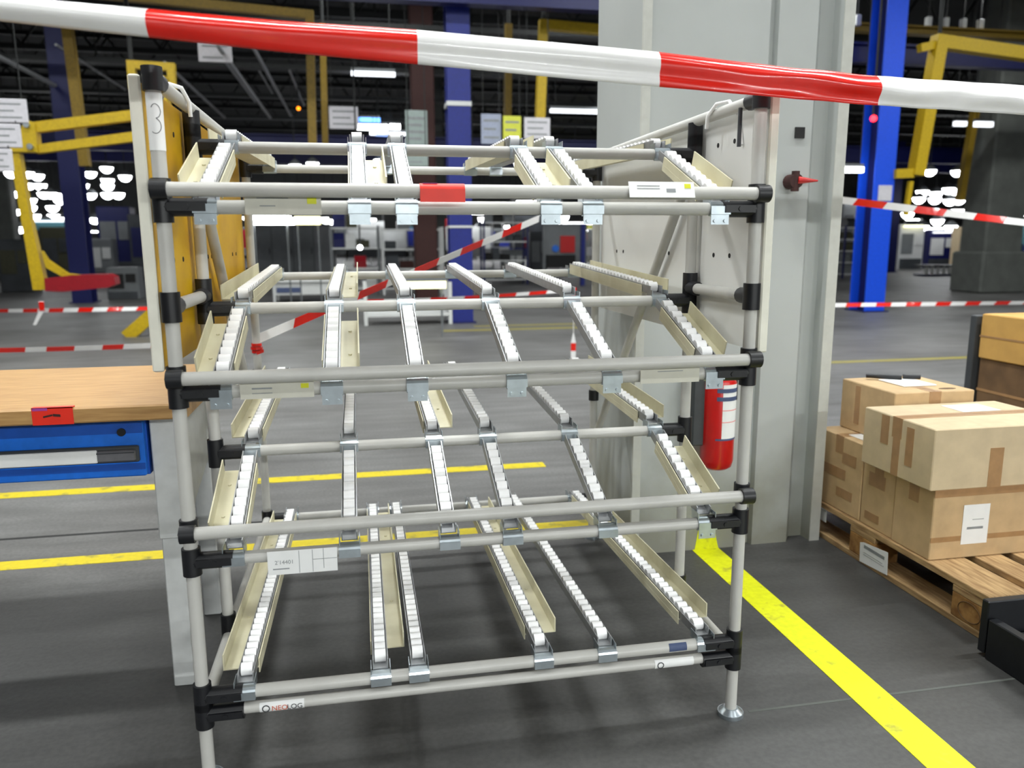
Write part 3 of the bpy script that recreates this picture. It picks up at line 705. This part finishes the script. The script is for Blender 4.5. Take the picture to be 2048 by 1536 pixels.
def conc_column(u, v, wd, label, m='concrete'):
    p = floor_at(u, v); t = thing('concrete_column', label, 'column', p)
    MB().bbox(p.x-wd/2, p.x+wd/2, p.y, p.y+wd*.8, 0, HZ, .04).build('shaft', m, t)
    MB().bbox(p.x-wd*.6, p.x+wd*.6, p.y-wd*.1, p.y+wd*.9, 0, .9, .04).build('foot_guard', m, t)
    return p
conc_column(1998, 586, .95, 'grey concrete column at the right edge of the hall')
conc_column(872, 560, .62, 'grey concrete column half hidden behind the central blue column')
conc_column(18, 560, .6, 'grey concrete column at the left edge of the hall')
# --- overhead steel
def beam(name, label, cat, y, x0, x1, z0, z1, m, group=None, wd=.2):
    t = thing(name, label, cat, ((x0+x1)/2, y, z0), group)
    MB().box(x0, x1, y-wd/2, y+wd/2, z0, z0+.03).build('flange', m, t); MB().box(x0, x1, y-wd/2, y+wd/2, z1-.03, z1).build('flange', m, t)
    MB().box(x0, x1, y-.02, y+.02, z0+.03, z1-.03).build('web', m, t)
    return t
zc = at(925, 12, depth((pc.x, pc.y, 0))).z
beam('crane_beam', 'dark blue crane beam running across the hall above the central column', 'beam', pc.y-.2, -14, 7.5, 4.27, 4.6, 'blue_dark')
beam('crane_beam', 'dark blue crane beam at upper right behind the bright blue column', 'beam', pr.y+.9, 7.2, 34, 4.05, 4.36, 'blue_dark')
beam('crane_rail', 'yellow conductor rail above the blue crane beam at upper right', 'rail', pr.y+1.6, 7.2, 34, 4.72, 4.86, 'yellow_dark')
beam('crane_beam', 'dark blue beam low across the hall behind the hanging signs', 'beam', 17.0, -14, 30, 3.1, 3.5, 'blue_dark')
beam('crane_beam', 'dim blue beam farther back across the hall', 'beam', 24.0, -20, 45, 3.5, 3.9, 'blue_dark')
ORD = ['nearest', 'second', 'third', 'fourth', 'fifth', 'sixth', 'seventh', 'eighth']
for q, (y, z) in enumerate(((12.5, 5.9), (15.5, 5.6), (19, 5.5), (23, 5.6), (28, 5.7), (34, 5.8))):
    t = thing('roof_truss', 'dark steel roof truss spanning the hall, %s from the rack' % ORD[q], 'truss', (10, y, z), 'roof trusses across the hall')
    MB().box(-25, 60, y-.06, y+.06, z, z+.12).build('lower_chord', 'truss', t); MB().box(-25, 60, y-.06, y+.06, z+1.1, z+1.22).build('upper_chord', 'truss', t)
    wb = MB()
    for i in range(57):
        x = -25+i*1.5; wb.tube((x, y, z+.1), (x+.75, y, z+1.12), .03, 6).tube((x+.75, y, z+1.12), (x+1.5, y, z+.1), .03, 6)
    wb.build('web_members', 'truss', t)
# pipe runs and cable trays along the hall
for i, (u, v, D, ln, wd) in enumerate(((500, 180, 15, 7, .10), (548, 170, 16, 8, .10), (470, 150, 15, 6, .06), (595, 180, 17, 4, .07), (400, 190, 16, 6, .09), (30, 130, 13, 6, .12), (190, 140, 15, 4, .07), (532, 165, 20, 4, .06))):
    p = at(u, v, D)
    t = tag(MB().tube((p.x, p.y-ln/2, p.z), (p.x, p.y+ln/2, p.z), wd*.32, 10).build('ceiling_pipe', 'tray'), 'pale pipe receding under the dark roof, ' + ('thick, below the lone white sign', 'thickest right of the lone sign', 'thin, just under the lone sign', 'thin, rightmost', 'medium, left of the lone sign', 'leftmost, at the picture edge', 'short, beside the yellow hanger', 'thin short one between two thick ones')[i], 'pipe', 'pale pipes under the roof')
for i, (z, y, x0, x1) in enumerate(((4.9, 13.5, -16, 9), (4.6, 15.7, -18, 10), (4.75, 20, -20, 14), (4.4, 21.2, -20, 40), (4.1, 12.6, 8, 30), (4.55, 18.5, 9, 36))):
    t = thing('cable_tray', 'grey cable tray crossing under the roof, ' + ('nearest on the left', 'second on the left', 'third on the left', 'longest and farthest', 'nearer of two on the right', 'farther of two on the right')[i], 'cable tray', ((x0+x1)/2, y, z), 'cable trays under the roof')
    MB().box(x0, x1, y-.15, y+.15, z, z+.015).build('tray', 'truss', t); MB().box(x0, x1, y-.155, y-.145, z, z+.09).build('tray_edge', 'truss', t)
for i, (u, v) in enumerate(((1822, 20), (1913, 27), (1955, 33), (1998, 32), (2040, 37), (1714, 52))):
    p = at(u, v, 13.2); y = pr.y+1.6 if i < 5 else p.y
    t = thing('rail_fixture', 'small pale fixture on the rail at upper right, ' + ('leftmost of five', 'second of five from the left', 'third of five from the left', 'fourth of five from the left', 'rightmost of five', 'alone beside the pillar')[i], 'fixture', (p.x, y, 4.86))
    z = 4.862 if i < 5 else p.z
    MB().bbox(p.x-.045, p.x+.045, y-.05, y+.05, z, z+.17, .01).build('housing', 'machine_white', t)
    MB().tube((p.x, y, z+.17), (p.x, y, HZ), .01, 6).build('cable', 'truss', t)
# --- yellow gantry frames hanging in the hall
def gantry(pts, D, wd, label, m='yellow', extra=()):
    P = [at(u, v, D) for u, v in pts]; y = sum(p.y for p in P)/len(P)
    t = thing('gantry_frame', label, 'frame', (P[0].x, y, min(p.z for p in P)))
    tp = max(P, key=lambda q: q.z); MB().tube((tp.x, y, tp.z), (tp.x, y, HZ), .03, 8).build('hanger', 'truss', t)
    segs = [(a, b, wd) for a, b in zip(P, P[1:])]+[(at(*a, D), at(*b, D), w_) for a, b, w_ in extra]
    for i, (a, b, w_) in enumerate(segs):
        a, b = Vector((a.x, y, a.z)), Vector((b.x, y, b.z)); d = (b-a).normalized(); s = Vector((0, 1, 0)).cross(d)
        if 0 < i < len(P)-1: a = a+d*(wd/2)
        b = b+d*(wd/2 if i < len(P)-1 else 0)
        MB().obox((a+b)/2, (b-a)/2, (0, w_/2*(1-.03*i), 0), s*(w_/2)).build('member', m, t)
    return t
gantry([(622, 292), (618, 26), (150, 4)], 11.5, .12, 'yellow hanging frame with a long top bar above the left half of the rack', 'yellow_dark')
gantry([(650, 290), (646, 60)], 13, .10, 'thin dark yellow hanger just right of the left yellow frame', 'yellow_dark')
gantry([(1082, 246), (1082, 56), (1262, 62)], 11.5, .13, 'yellow hanging frame left of the grey pillar', 'yellow')
gantry([(1018, 236), (1014, 60)], 12.5, .11, 'dim yellow hanger above the yellow sign', 'yellow_dark')
gantry([(162, 330), (143, 52)], 11, .13, 'yellow hanger beside the dark blue column', 'yellow_dark')
gantry([(1838, 350), (1855, 92), (2130, 112)], 12.5, .19, 'large yellow hanging frame right of the bright blue column', extra=[((1788, 348), (1828, 346), .14), ((1812, 106), (1846, 98), .12), ((1826, 430), (1828, 362), .07)])
gantry([(1930, 400), (1938, 232)], 17, .14, 'dim yellow hanger far behind the right yellow frame', 'yellow_dark')
gantry([(268, 180), (266, 132), (342, 134), (342, 180)], 10.5, .10, 'small yellow cage frame at the top of the lifting arm mast')
# --- yellow lifting arm with red cushion bar
D = 9.6
arm = thing('lifting_arm', 'yellow lifting arm manipulator with a red padded bar, left of the rack', 'manipulator', floor_at(290, 668))
yb = at(150, 300, D).y
def quad(name, pts, th, m, par, dy=0):
    P = [at(u, v, D) for u, v in pts]
    vs = [(p.x, yb+dy, p.z) for p in P]+[(p.x, yb+dy+th, p.z) for p in P]; n = len(P)
    return MB().add(vs, [tuple(range(n))[::-1], tuple(range(n, 2*n))]+[(i, (i+1) % n, n+(i+1) % n, n+i) for i in range(n)]).build(name, m, par)
quad('upper_link', [(70, 248), (330, 208), (330, 228), (72, 268)], .12, 'yellow', arm)
quad('lower_link', [(72, 292), (330, 250), (330, 270), (76, 308)], .12, 'yellow', arm)
hd = quad('head_plate', [(66, 244), (80, 250), (82, 306), (30, 306), (34, 294), (50, 276), (56, 256)], .16, 'yellow', arm, -.03)
for u, v in ((66, 254), (70, 296)):
    p = at(u, v, D); MB().tube((p.x, yb-.07, p.z), (p.x, yb-.03, p.z), .035, 12).build('bolt', 'zinc', hd)
quad('drop_arm', [(28, 308), (46, 308), (58, 440), (76, 560), (78, 582), (53, 582), (44, 480)], .12, 'yellow', arm)
quad('curved_brace', [(74, 502), (84, 520), (120, 548), (146, 552), (140, 560), (112, 556), (80, 536)], .08, 'yellow', arm)
quad('red_pad', [(78, 558), (130, 552), (200, 550), (212, 556), (214, 572), (200, 578), (110, 586), (78, 584)], .22, 'red_dark', arm, -.03)
pm_ = at(318, 400, D); fl = floor_at(290, 668)
MB().box(pm_.x-.12, pm_.x+.12, yb, yb+.24, 0, at(318, 150, D).z).build('mast', 'yellow', arm)
a_, b_ = floor_at(268, 668), at(330, 600, D)
MB().obox(((a_.x+b_.x)/2, yb-.2, b_.z/2), ((b_.x-a_.x)/2, 0, b_.z/2), (0, .05, 0), (-.05, 0, .06)).build('foot_strut', 'yellow', arm)
# --- hanging signs
def sign(u0, v0, u1, v1, D, m, label, rows=3, ink='ink_faint', hang=HZ):
    x0, x1, y, z0, z1 = ext_px(u0, v0, u1, v1, D)
    t = thing('hanging_sign', label, 'sign', ((x0+x1)/2, y, z0))
    b = MB().bbox(x0, x1, y, y+.02, z0, z1, .006).build('board', m, t)
    pr_ = MB(); h = z1-z0
    for i in range(rows):
        z = z1-h*(.22+.56*i/max(1, rows-1)); pr_.box(x0+.12*(x1-x0), x1-.12*(x1-x0)-(i % 2)*.15*(x1-x0), y-.002, y, z-h*.035, z+h*.035)
    pr_.build('print', ink, b)
    for x in (x0+.1*(x1-x0), x1-.1*(x1-x0)): MB().tube((x, y+.01, z1), (x, y+.01, min(HZ, z1+hang)), .006, 5).build('hanger', 'truss', t)
sign(-40, 198, 50, 244, 7.5, 'board_white', 'white sign at the left edge, uppermost of three')
sign(-40, 248, 38, 294, 7.5, 'board_white', 'white sign at the left edge, middle of three', hang=.03)
sign(-40, 298, 22, 342, 7.5, 'board_white', 'white sign at the left edge, lowest of three', hang=.03)
sign(398, 84, 462, 123, 12, 'board_white', 'white sign hanging alone high above the left of the rack', 2)
sign(659, 214, 716, 257, 12, 'board_white', 'white sign right of the yellow hangers')
sign(811, 222, 855, 292, 11, 'board_grey', 'tall grey green board left of the central blue column', 4)
sign(813, 294, 856, 332, 11, 'board_grey', 'short grey green board under the tall one by the blue column', 2)
sign(962, 229, 1003, 287, 11, 'board_blue', 'blue grey sign, leftmost of the row of three')
sign(1006, 233, 1043, 287, 11, 'board_yellow', 'yellow sign, middle of the row of three')
sign(1048, 236, 1101, 277, 11, 'board_white', 'white sign, right of the yellow one')
# --- rust duct
pp = at(848, 300, 15); tag(MB().bbox(pp.x-.22, pp.x+.22, pp.y, pp.y+.4, .0, 6.0, .02).build('steel_duct', 'rust'), 'dark red steel duct rising left of the central blue column', 'duct')
# --- signal lights
def lampball(u, v, D, r, m, label):
    p = at(u, v, D); t = thing('signal_lamp', label, 'lamp', p)
    MB().lathe((p.x, p.y, p.z), [(0, -r), (r*.7, -r*.7), (r, 0), (r*.7, r*.7), (0, r)], 12).build('lens', m, t)
    MB().tube((p.x, p.y+.02, p.z+r*.6), (p.x, p.y+.02, HZ), r*.3, 8).build('stem', 'truss', t)
lampball(1747, 237, 12, .05, 'signal_red', 'glowing red signal lamp beside the bright blue column')
lampball(597, 217, 16, .04, 'signal_orange', 'small orange signal lamp high behind the rack')
lampball(720, 495, 12, .04, 'lamp_glow', 'small round white lamp on the red bins rack')
# --- far lamps: fixtures hanging in the back of the hall
far = [(22,345),(55,345),(75,350),(57,368),(80,369),(28,384),(88,386),(100,386),(114,388),(60,398),(120,398),(60,413),(105,413),(68,430),(108,430),(95,442),(130,436),(165,369),(215,359),(215,370),(168,386),(180,388),(215,387),(236,387),(190,437),(213,335),
 (510,437),(530,438),(574,438),(598,436),(625,438),(652,436),(668,440),(690,436),(716,440),(740,438),(945,322),(1150,326),(968,436),(984,432),(1032,434),(1050,438),(1112,437),(1126,432),(1205,432),(1205,454),
 (1860,341),(1915,342),(1943,342),(1845,382),(1872,385),(1898,377),(1912,379),(1925,386),(1940,384),(1950,377),(1975,384),(1838,396),(1870,397),(1900,400),(1918,398),(1945,396),(1915,420),(1930,423),(1780,396),(1777,428),(1815,426),(1875,440),(1690,424),(1690,436),
 (1600-1560,455),(180,345),(30,420),(12,440),(250,352),(245,440),(228,425),(960,455),(1020,452),(905,442),(930,430),(1845,452),(1902,452),(760,320),(590,330),(625,326),(1040,326)]
dome_me = MB().lathe((0, 0, 0), [(0, .16), (.05, .15), (.12, .09), (.20, .0)], 14).mesh('shade', 'machine_grey')
bulb_me = MB().lathe((0, 0, 0), [(.0, -.17), (.08, -.15), (.15, -.08), (.17, .0), (0, .01)], 14).mesh('bulb', 'lamp_glow')
fr = random.Random(5); LP = []
for u, v in far:
    dv = max(26, 481-v); D = min(46, FPX*(3.0-1.18)/dv)*fr.uniform(.86, 1.1)
    for _ in range(12):
        p = at(u, v, D)
        if all((p-q).xy.length > (D+d_)/30*.31 for q, d_ in LP): break
        D *= .955
    LP.append((p.copy(), D))
    t = thing('hall_lamp', 'small bright lamp glowing far back in the dark hall', 'lamp', p, 'lamps far back in the hall')
    for nm, me in (('shade', dome_me), ('bulb', bulb_me)):
        o = link(nm, me, t, loc=(0, 0, 0)); s = D/30*1.35; o.scale = (s, s, s*.95)
    MB().tube((0, 0, .1), (0, 0, HZ-p.z), .012, 5).build('cord', 'truss', t, loc=(0, 0, 0))
def tube_lamp(u0, u1, v, D, h, m, label):
    x0, x1, y, z0, z1 = ext_px(u0, v-h/2, u1, v+h/2, D)
    t = thing('strip_lamp', label, 'lamp', ((x0+x1)/2, y, z0))
    MB().box(x0, x1, y, y+.1, z1, z1+.05).build('housing', 'machine_grey', t); MB().box(x0, x1, y, y+.08, z0, z1).build('diffuser', m, t)
    for x in (x0+.1*(x1-x0), x1-.1*(x1-x0)):
        if v < 400: MB().tube((x, y+.05, z1+.05), (x, y+.05, HZ), .008, 5).build('hanger', 'truss', t)
        else: MB().tube((x, y+.05, 0), (x, y+.05, z1+.02), .015, 6).build('stand', 'machine_grey', t)
tube_lamp(703, 790, 147, 13, 8, 'lamp_glow_soft', 'long white strip lamp hanging high left of the rust red duct')
tube_lamp(715, 775, 254, 18, 10, 'lamp_glow', 'bright white strip lamp beside the white sign')
tube_lamp(718, 760, 240, 18.6, 9, 'lamp_glow_blue', 'blue glowing screen strip beside the white sign')
tube_lamp(780, 800, 253, 18, 9, 'lamp_glow', 'short white strip lamp left of the grey green board')
tube_lamp(740, 812, 267, 18.5, 6, 'lamp_glow_soft', 'dim strip lamp under the bright one')
tube_lamp(752, 780, 278, 18.4, 12, 'lamp_glow_blue', 'bright blue display behind the top tier')
tube_lamp(782, 808, 279, 18.4, 11, 'lamp_glow', 'white display next to the bright blue one')
tube_lamp(1208, 1246, 222, 16, 11, 'lamp_glow', 'bright strip lamp against the left side of the pillar')
tube_lamp(1100, 1206, 222, 16.1, 7, 'lamp_glow_soft', 'dimmer strip lamp leading to the pillar')
tube_lamp(1679, 1730, 339, 12.4, 10, 'lamp_glow', 'bright strip lamp immediately right of the pillar')
tube_lamp(808, 892, 570, 9.6, 14, 'lamp_glow_warm', 'pale yellow lit display case low behind the second tier')
tube_lamp(1910, 1936, 247, 16, 9, 'lamp_glow_soft', 'small strip lamp far right behind the yellow frame')
tube_lamp(1950, 1990, 248, 16, 10, 'lamp_glow_soft', 'strip lamp far right by the distant blue column')
tube_lamp(500, 580, 440, 14, 18, 'lamp_glow', 'wide bright strip lamp above the grey cabinet')
tube_lamp(590, 640, 441, 14, 16, 'lamp_glow_warm', 'warm strip lamp above the right end of the grey cabinet')
# --- grey switch cabinet row behind the rack
D = dfloor(560, 556)+.3
t = thing('cabinet', 'long grey control cabinet seen between the upper tiers on the left', 'cabinet', floor_at(570, 556))
x0, x1, y, z0, z1 = ext_px(505, 450, 668, 552, D)
b = MB().bbox(x0, x1, y, y+.6, 0, z1, .01).build('body', 'machine_dark', t)
n = 4
for i in range(n):
    a, c_ = x0+(x1-x0)*i/n, x0+(x1-x0)*(i+1)/n
    d_ = MB().bbox(a+.01, c_-.01, y-.02, y, .12, z1-.05, .005).build('door', 'machine_grey' if i < 3 else 'tray', t)
    MB().box(c_-.09, c_-.06, y-.04, y-.02, z1*.5-.1, z1*.5+.1).build('handle', 'joint', d_)
# --- white machine table below it
D = dfloor(610, 606)
x0, x1, y, z0, z1 = ext_px(545, 560, 700, 606, D)
t = thing('machine_table', 'white machine table standing behind the second tier on the left', 'table', ((x0+x1)/2, y, 0))
MB().bbox(x0, x1, y, y+.8, z1-.05, z1, .008).build('table_top', 'machine_white', t)
MB().bbox(x0+.05, x1-.3, y+.05, y+.7, .15, z1-.05, .008).build('body', 'machine_white', t)
MB().box(x0+.1, x0+.55, y+.035, y+.05, .2, .3).build('vent', 'ink_blue', t)
for x in (x0+.03, x1-.08):
    for yy in (y+.03, y+.72): MB().box(x, x+.05, yy, yy+.05, 0, z1-.05).build('leg', 'steel_paint', t)
# --- bin racks
BINM = ['red_dark', 'machine_dark', 'machine_white', 'olive', 'rust', 'machine_grey', 'blue_dark', 'hole']
def bin_rack(u0, u1, v_top, v_floor, shelves, label, m='machine_white', bins=True, seed=1, binm=None, dep=.6):
    D = dfloor((u0+u1)/2, v_floor); x0, x1, y, z0, z1 = ext_px(u0, v_top, u1, v_floor, D); rn = random.Random(seed)
    t = thing('storage_rack', label, 'rack', ((x0+x1)/2, y, 0)); z1 = max(z1, .6)
    for x in (x0, x1-.05):
        for yy in (y, y+dep-.05): MB().box(x, x+.05, yy, yy+.05, 0, z1).build('upright', m, t)
    for k in range(shelves):
        z = .12+(z1-.2)*k/max(1, shelves-1)
        MB().box(x0+.05, x1-.05, y+.01, y+dep-.01, z, z+.035).build('shelf', 'machine_white', t)
        if bins:
            x = x0+.08
            while x < x1-.2:
                bw = rn.uniform(.14, .30); bh = rn.uniform(.14, min(.34, (z1-.2)/max(1, shelves-1)*.8))
                if x+bw > x1-.07: break
                if rn.random() < .85:
                    bn = MB().prism([(0, 0), (.36, 0), (.36, bh), (.10, bh), (-.02, bh*.55)], (x, y+.04, z+.036), (0, 1, 0), (0, 0, 1), (bw, 0, 0)).build('bin', rn.choice(binm or BINM), t)
                x += bw+.03
    return t
bin_rack(662, 760, 452, 590, 4, 'bin rack with dark red and black bins left of the diagonal tape', 'machine_grey', seed=3)
bin_rack(765, 888, 455, 590, 4, 'bin rack with brown and grey bins just left of the blue column', 'machine_white', seed=8, binm=['machine_dark', 'olive', 'machine_grey', 'rust', 'hole'])
bin_rack(966, 1058, 442, 570, 4, 'dark blue shelf rack right of the central blue column', 'blue_dark', seed=5, binm=['machine_dark', 'hole', 'machine_grey'])
bin_rack(1685, 1738, 452, 558, 5, 'dark shelf rack between the pillar and the bright blue column', 'blue_dark', seed=6, binm=['machine_dark', 'machine_grey', 'olive'])
bin_rack(730, 905, 628, 650, 1, 'low white wheeled frame on the floor below the second tier', 'machine_white', bins=False)
# --- notice frame with red panel and blue disc
D = dfloor(1130, 572); x0, x1, y, z0, z1 = ext_px(1085, 448, 1175, 572, D)
t = thing('tool_board', 'grey tool frame with a red panel and a blue disc beside the pillar', 'board', ((x0+x1)/2, y, 0))
for x in (x0, x1-.06): MB().box(x, x+.06, y, y+.06, 0, z1).build('upright', 'machine_grey', t)
MB().box(x0, x1, y+.06, y+.09, .5, z1).build('back_panel', 'machine_grey', t)
a = ext_px(1120, 472, 1150, 505, D); MB().box(a[0], a[1], y+.02, y+.055, a[3], a[4]).build('red_panel', 'ext_red', t)
c = at(1110, 497, D); MB().tube((c.x, y+.01, c.z), (c.x, y+.05, c.z), .09, 18).build('blue_disc', 'drawer_blue', t)
a = ext_px(1093, 510, 1150, 535, D); MB().box(a[0], a[1], y-.1, y+.055, a[3], a[4]).build('drawer_box', 'hole', t)
MB().box(x1-.16, x1-.06, y-.05, y+.05, 0, z1).build('blue_upright', 'blue', t)
# --- dark machines at the far left behind the lifting arm
def machine(u0, u1, v_top, v_floor, m, label, panel='machine_dark', glow=None, D=None):
    D = D or dfloor((u0+u1)/2, v_floor); x0, x1, y, z0, z1 = ext_px(u0, v_top, u1, v_floor, D)
    t = thing('machine', label, 'machine', ((x0+x1)/2, y, 0)); w_ = x1-x0
    MB().bbox(x0, x1, y, y+min(1.5, w_*.7), 0, z1, .02).build('body', m, t)
    MB().box(x0+w_*.08, x0+w_*.55, y-.02, y, z1*.35, z1*.8).build('door', panel, t)
    MB().box(x0+w_*.62, x1-w_*.08, y-.03, y, z1*.55, z1*.8).build('control_panel', panel if not glow else 'machine_white', t)
    MB().box(x0+w_*.05, x1-w_*.05, y-.015, y, .03, z1*.25).build('kick_plate', 'machine_dark', t)
    if glow: MB().box(x0+w_*.1, x1-w_*.1, y-.12, y-.04, z1-.10, z1-.04).build('light_bar', glow, t)
    return t
machine(86, 140, 455, 566, 'olive', 'low dark machine under the drop arm of the yellow manipulator')
machine(175, 225, 478, 566, 'machine_grey', 'grey machine with pale front right of the dark blue column', 'machine_white')
machine(200, 262, 415, 560, 'blue_dark', 'tall dark blue machine left of the yellow rack panel', 'machine_grey')
machine(262, 325, 430, 560, 'machine_dark', 'dark cabinet machine hidden by the yellow rack panel', 'blue_dark')
machine(215, 275, 535, 600, 'machine_grey', 'grey open trolley box right of the red padded bar', 'hole')
machine(0, 60, 480, 585, 'machine_dark', 'dark machine at the left edge behind the thin tape', 'olive')
machine(70, 140, 440, 545, 'teal', 'long teal topped conveyor at far left', 'machine_dark', 'lamp_glow_soft')
machine(1795, 1850, 450, 540, 'machine_white', 'white workstation left of the far conveyor on the right', 'machine_grey', 'lamp_glow_warm')
machine(1852, 1915, 462, 536, 'blue_dark', 'dark blue workstation on the right with white parts', 'machine_white', 'lamp_glow_soft')
machine(1915, 1948, 455, 540, 'cardboard_pale', 'beige cabinet next to the distant blue column', 'machine_grey')
machine(1005, 1050, 500, 560, 'machine_grey', 'small grey machine in front of the blue shelf rack', 'machine_white')
machine(1060, 1095, 465, 556, 'machine_dark', 'dark narrow machine left of the tool frame', 'machine_grey')
machine(1680, 1725, 405, 535, 'machine_grey', 'grey frame machine right behind the pillar', 'machine_dark', 'lamp_glow_soft')
D = dfloor(1900, 552)
t = thing('roller_conveyor', 'low dark conveyor with pale side rollers in front of the right workstations', 'conveyor', floor_at(1900, 552))
x0, x1, y, z0, z1 = ext_px(1842, 530, 1945, 552, D)
MB().box(x0, x1, y, y+.5, z1-.06, z1).build('frame', 'machine_dark', t); MB().box(x0, x1, y, y+.5, .02, .06).build('lower_frame', 'blue_dark', t)
for i in range(8):
    x = x0+(x1-x0)*(i+.5)/8; MB().box(x-.05, x+.05, y-.01, y+.04, .06, z1-.06).build('side_roller', 'machine_white', t)
# --- far bright assembly stations filling the back of the hall
fr = random.Random(21); KEEP = list(col.objects)
cols_ = ['machine_white', 'machine_grey', 'machine_white', 'blue', 'yellow_dark', 'machine_dark', 'teal', 'board_yellow', 'red_dark']
for row, yy in enumerate((27, 33, 40, 48, 57)):
    x = -20+row*1.3
    while x < 40:
        wd = fr.uniform(1.2, 2.6); h = fr.uniform(1.1, 2.3)
        u = 1024+FPX*((Vector((x, yy, 1))-CAM).dot(RGT))/depth((x, yy, 1))
        if -80 < u < 2130 and not 1255 < u < 1640 and not any(o.type == 'EMPTY' and o.get('category') in ('machine', 'lamp', 'column', 'rack') and abs(o.location.x-x-wd/2) < 2.6 and abs(o.location.y-yy) < 1.9 and (o.location.z < h+.9) for o in KEEP):
            t = thing('assembly_station', 'small far assembly station with a lit hood in the back of the hall', 'workstation', (x+wd/2, yy, 0), 'assembly stations in the back of the hall')
            m = fr.choice(cols_)
            MB().box(x, x+wd, yy, yy+.7, .6, .9).build('bench', m, t); MB().box(x, x+wd, yy+.6, yy+.7, .9, h).build('back_board', fr.choice(cols_), t)
            for xx in (x, x+wd-.06): MB().box(xx, xx+.06, yy, yy+.06, 0, h+.5).build('upright', 'machine_white', t)
            MB().box(x, x+wd, yy, yy+.5, h+.5, h+.56).build('hood', 'machine_white', t)
            MB().box(x+.2, x+wd-.2, yy+.1, yy+.25, h+.44, h+.50).build('hood_lamp', 'lamp_glow', t)
            for q in range(2):
                bx = x+fr.uniform(.1, wd-.4); MB().box(bx, bx+.3, yy+.1, yy+.45, .9, .9+fr.uniform(.15, .4)).build('parts_box', fr.choice(cols_), t)
        x += wd+fr.uniform(.5, 2.2)
bpy.context.view_layer.update()
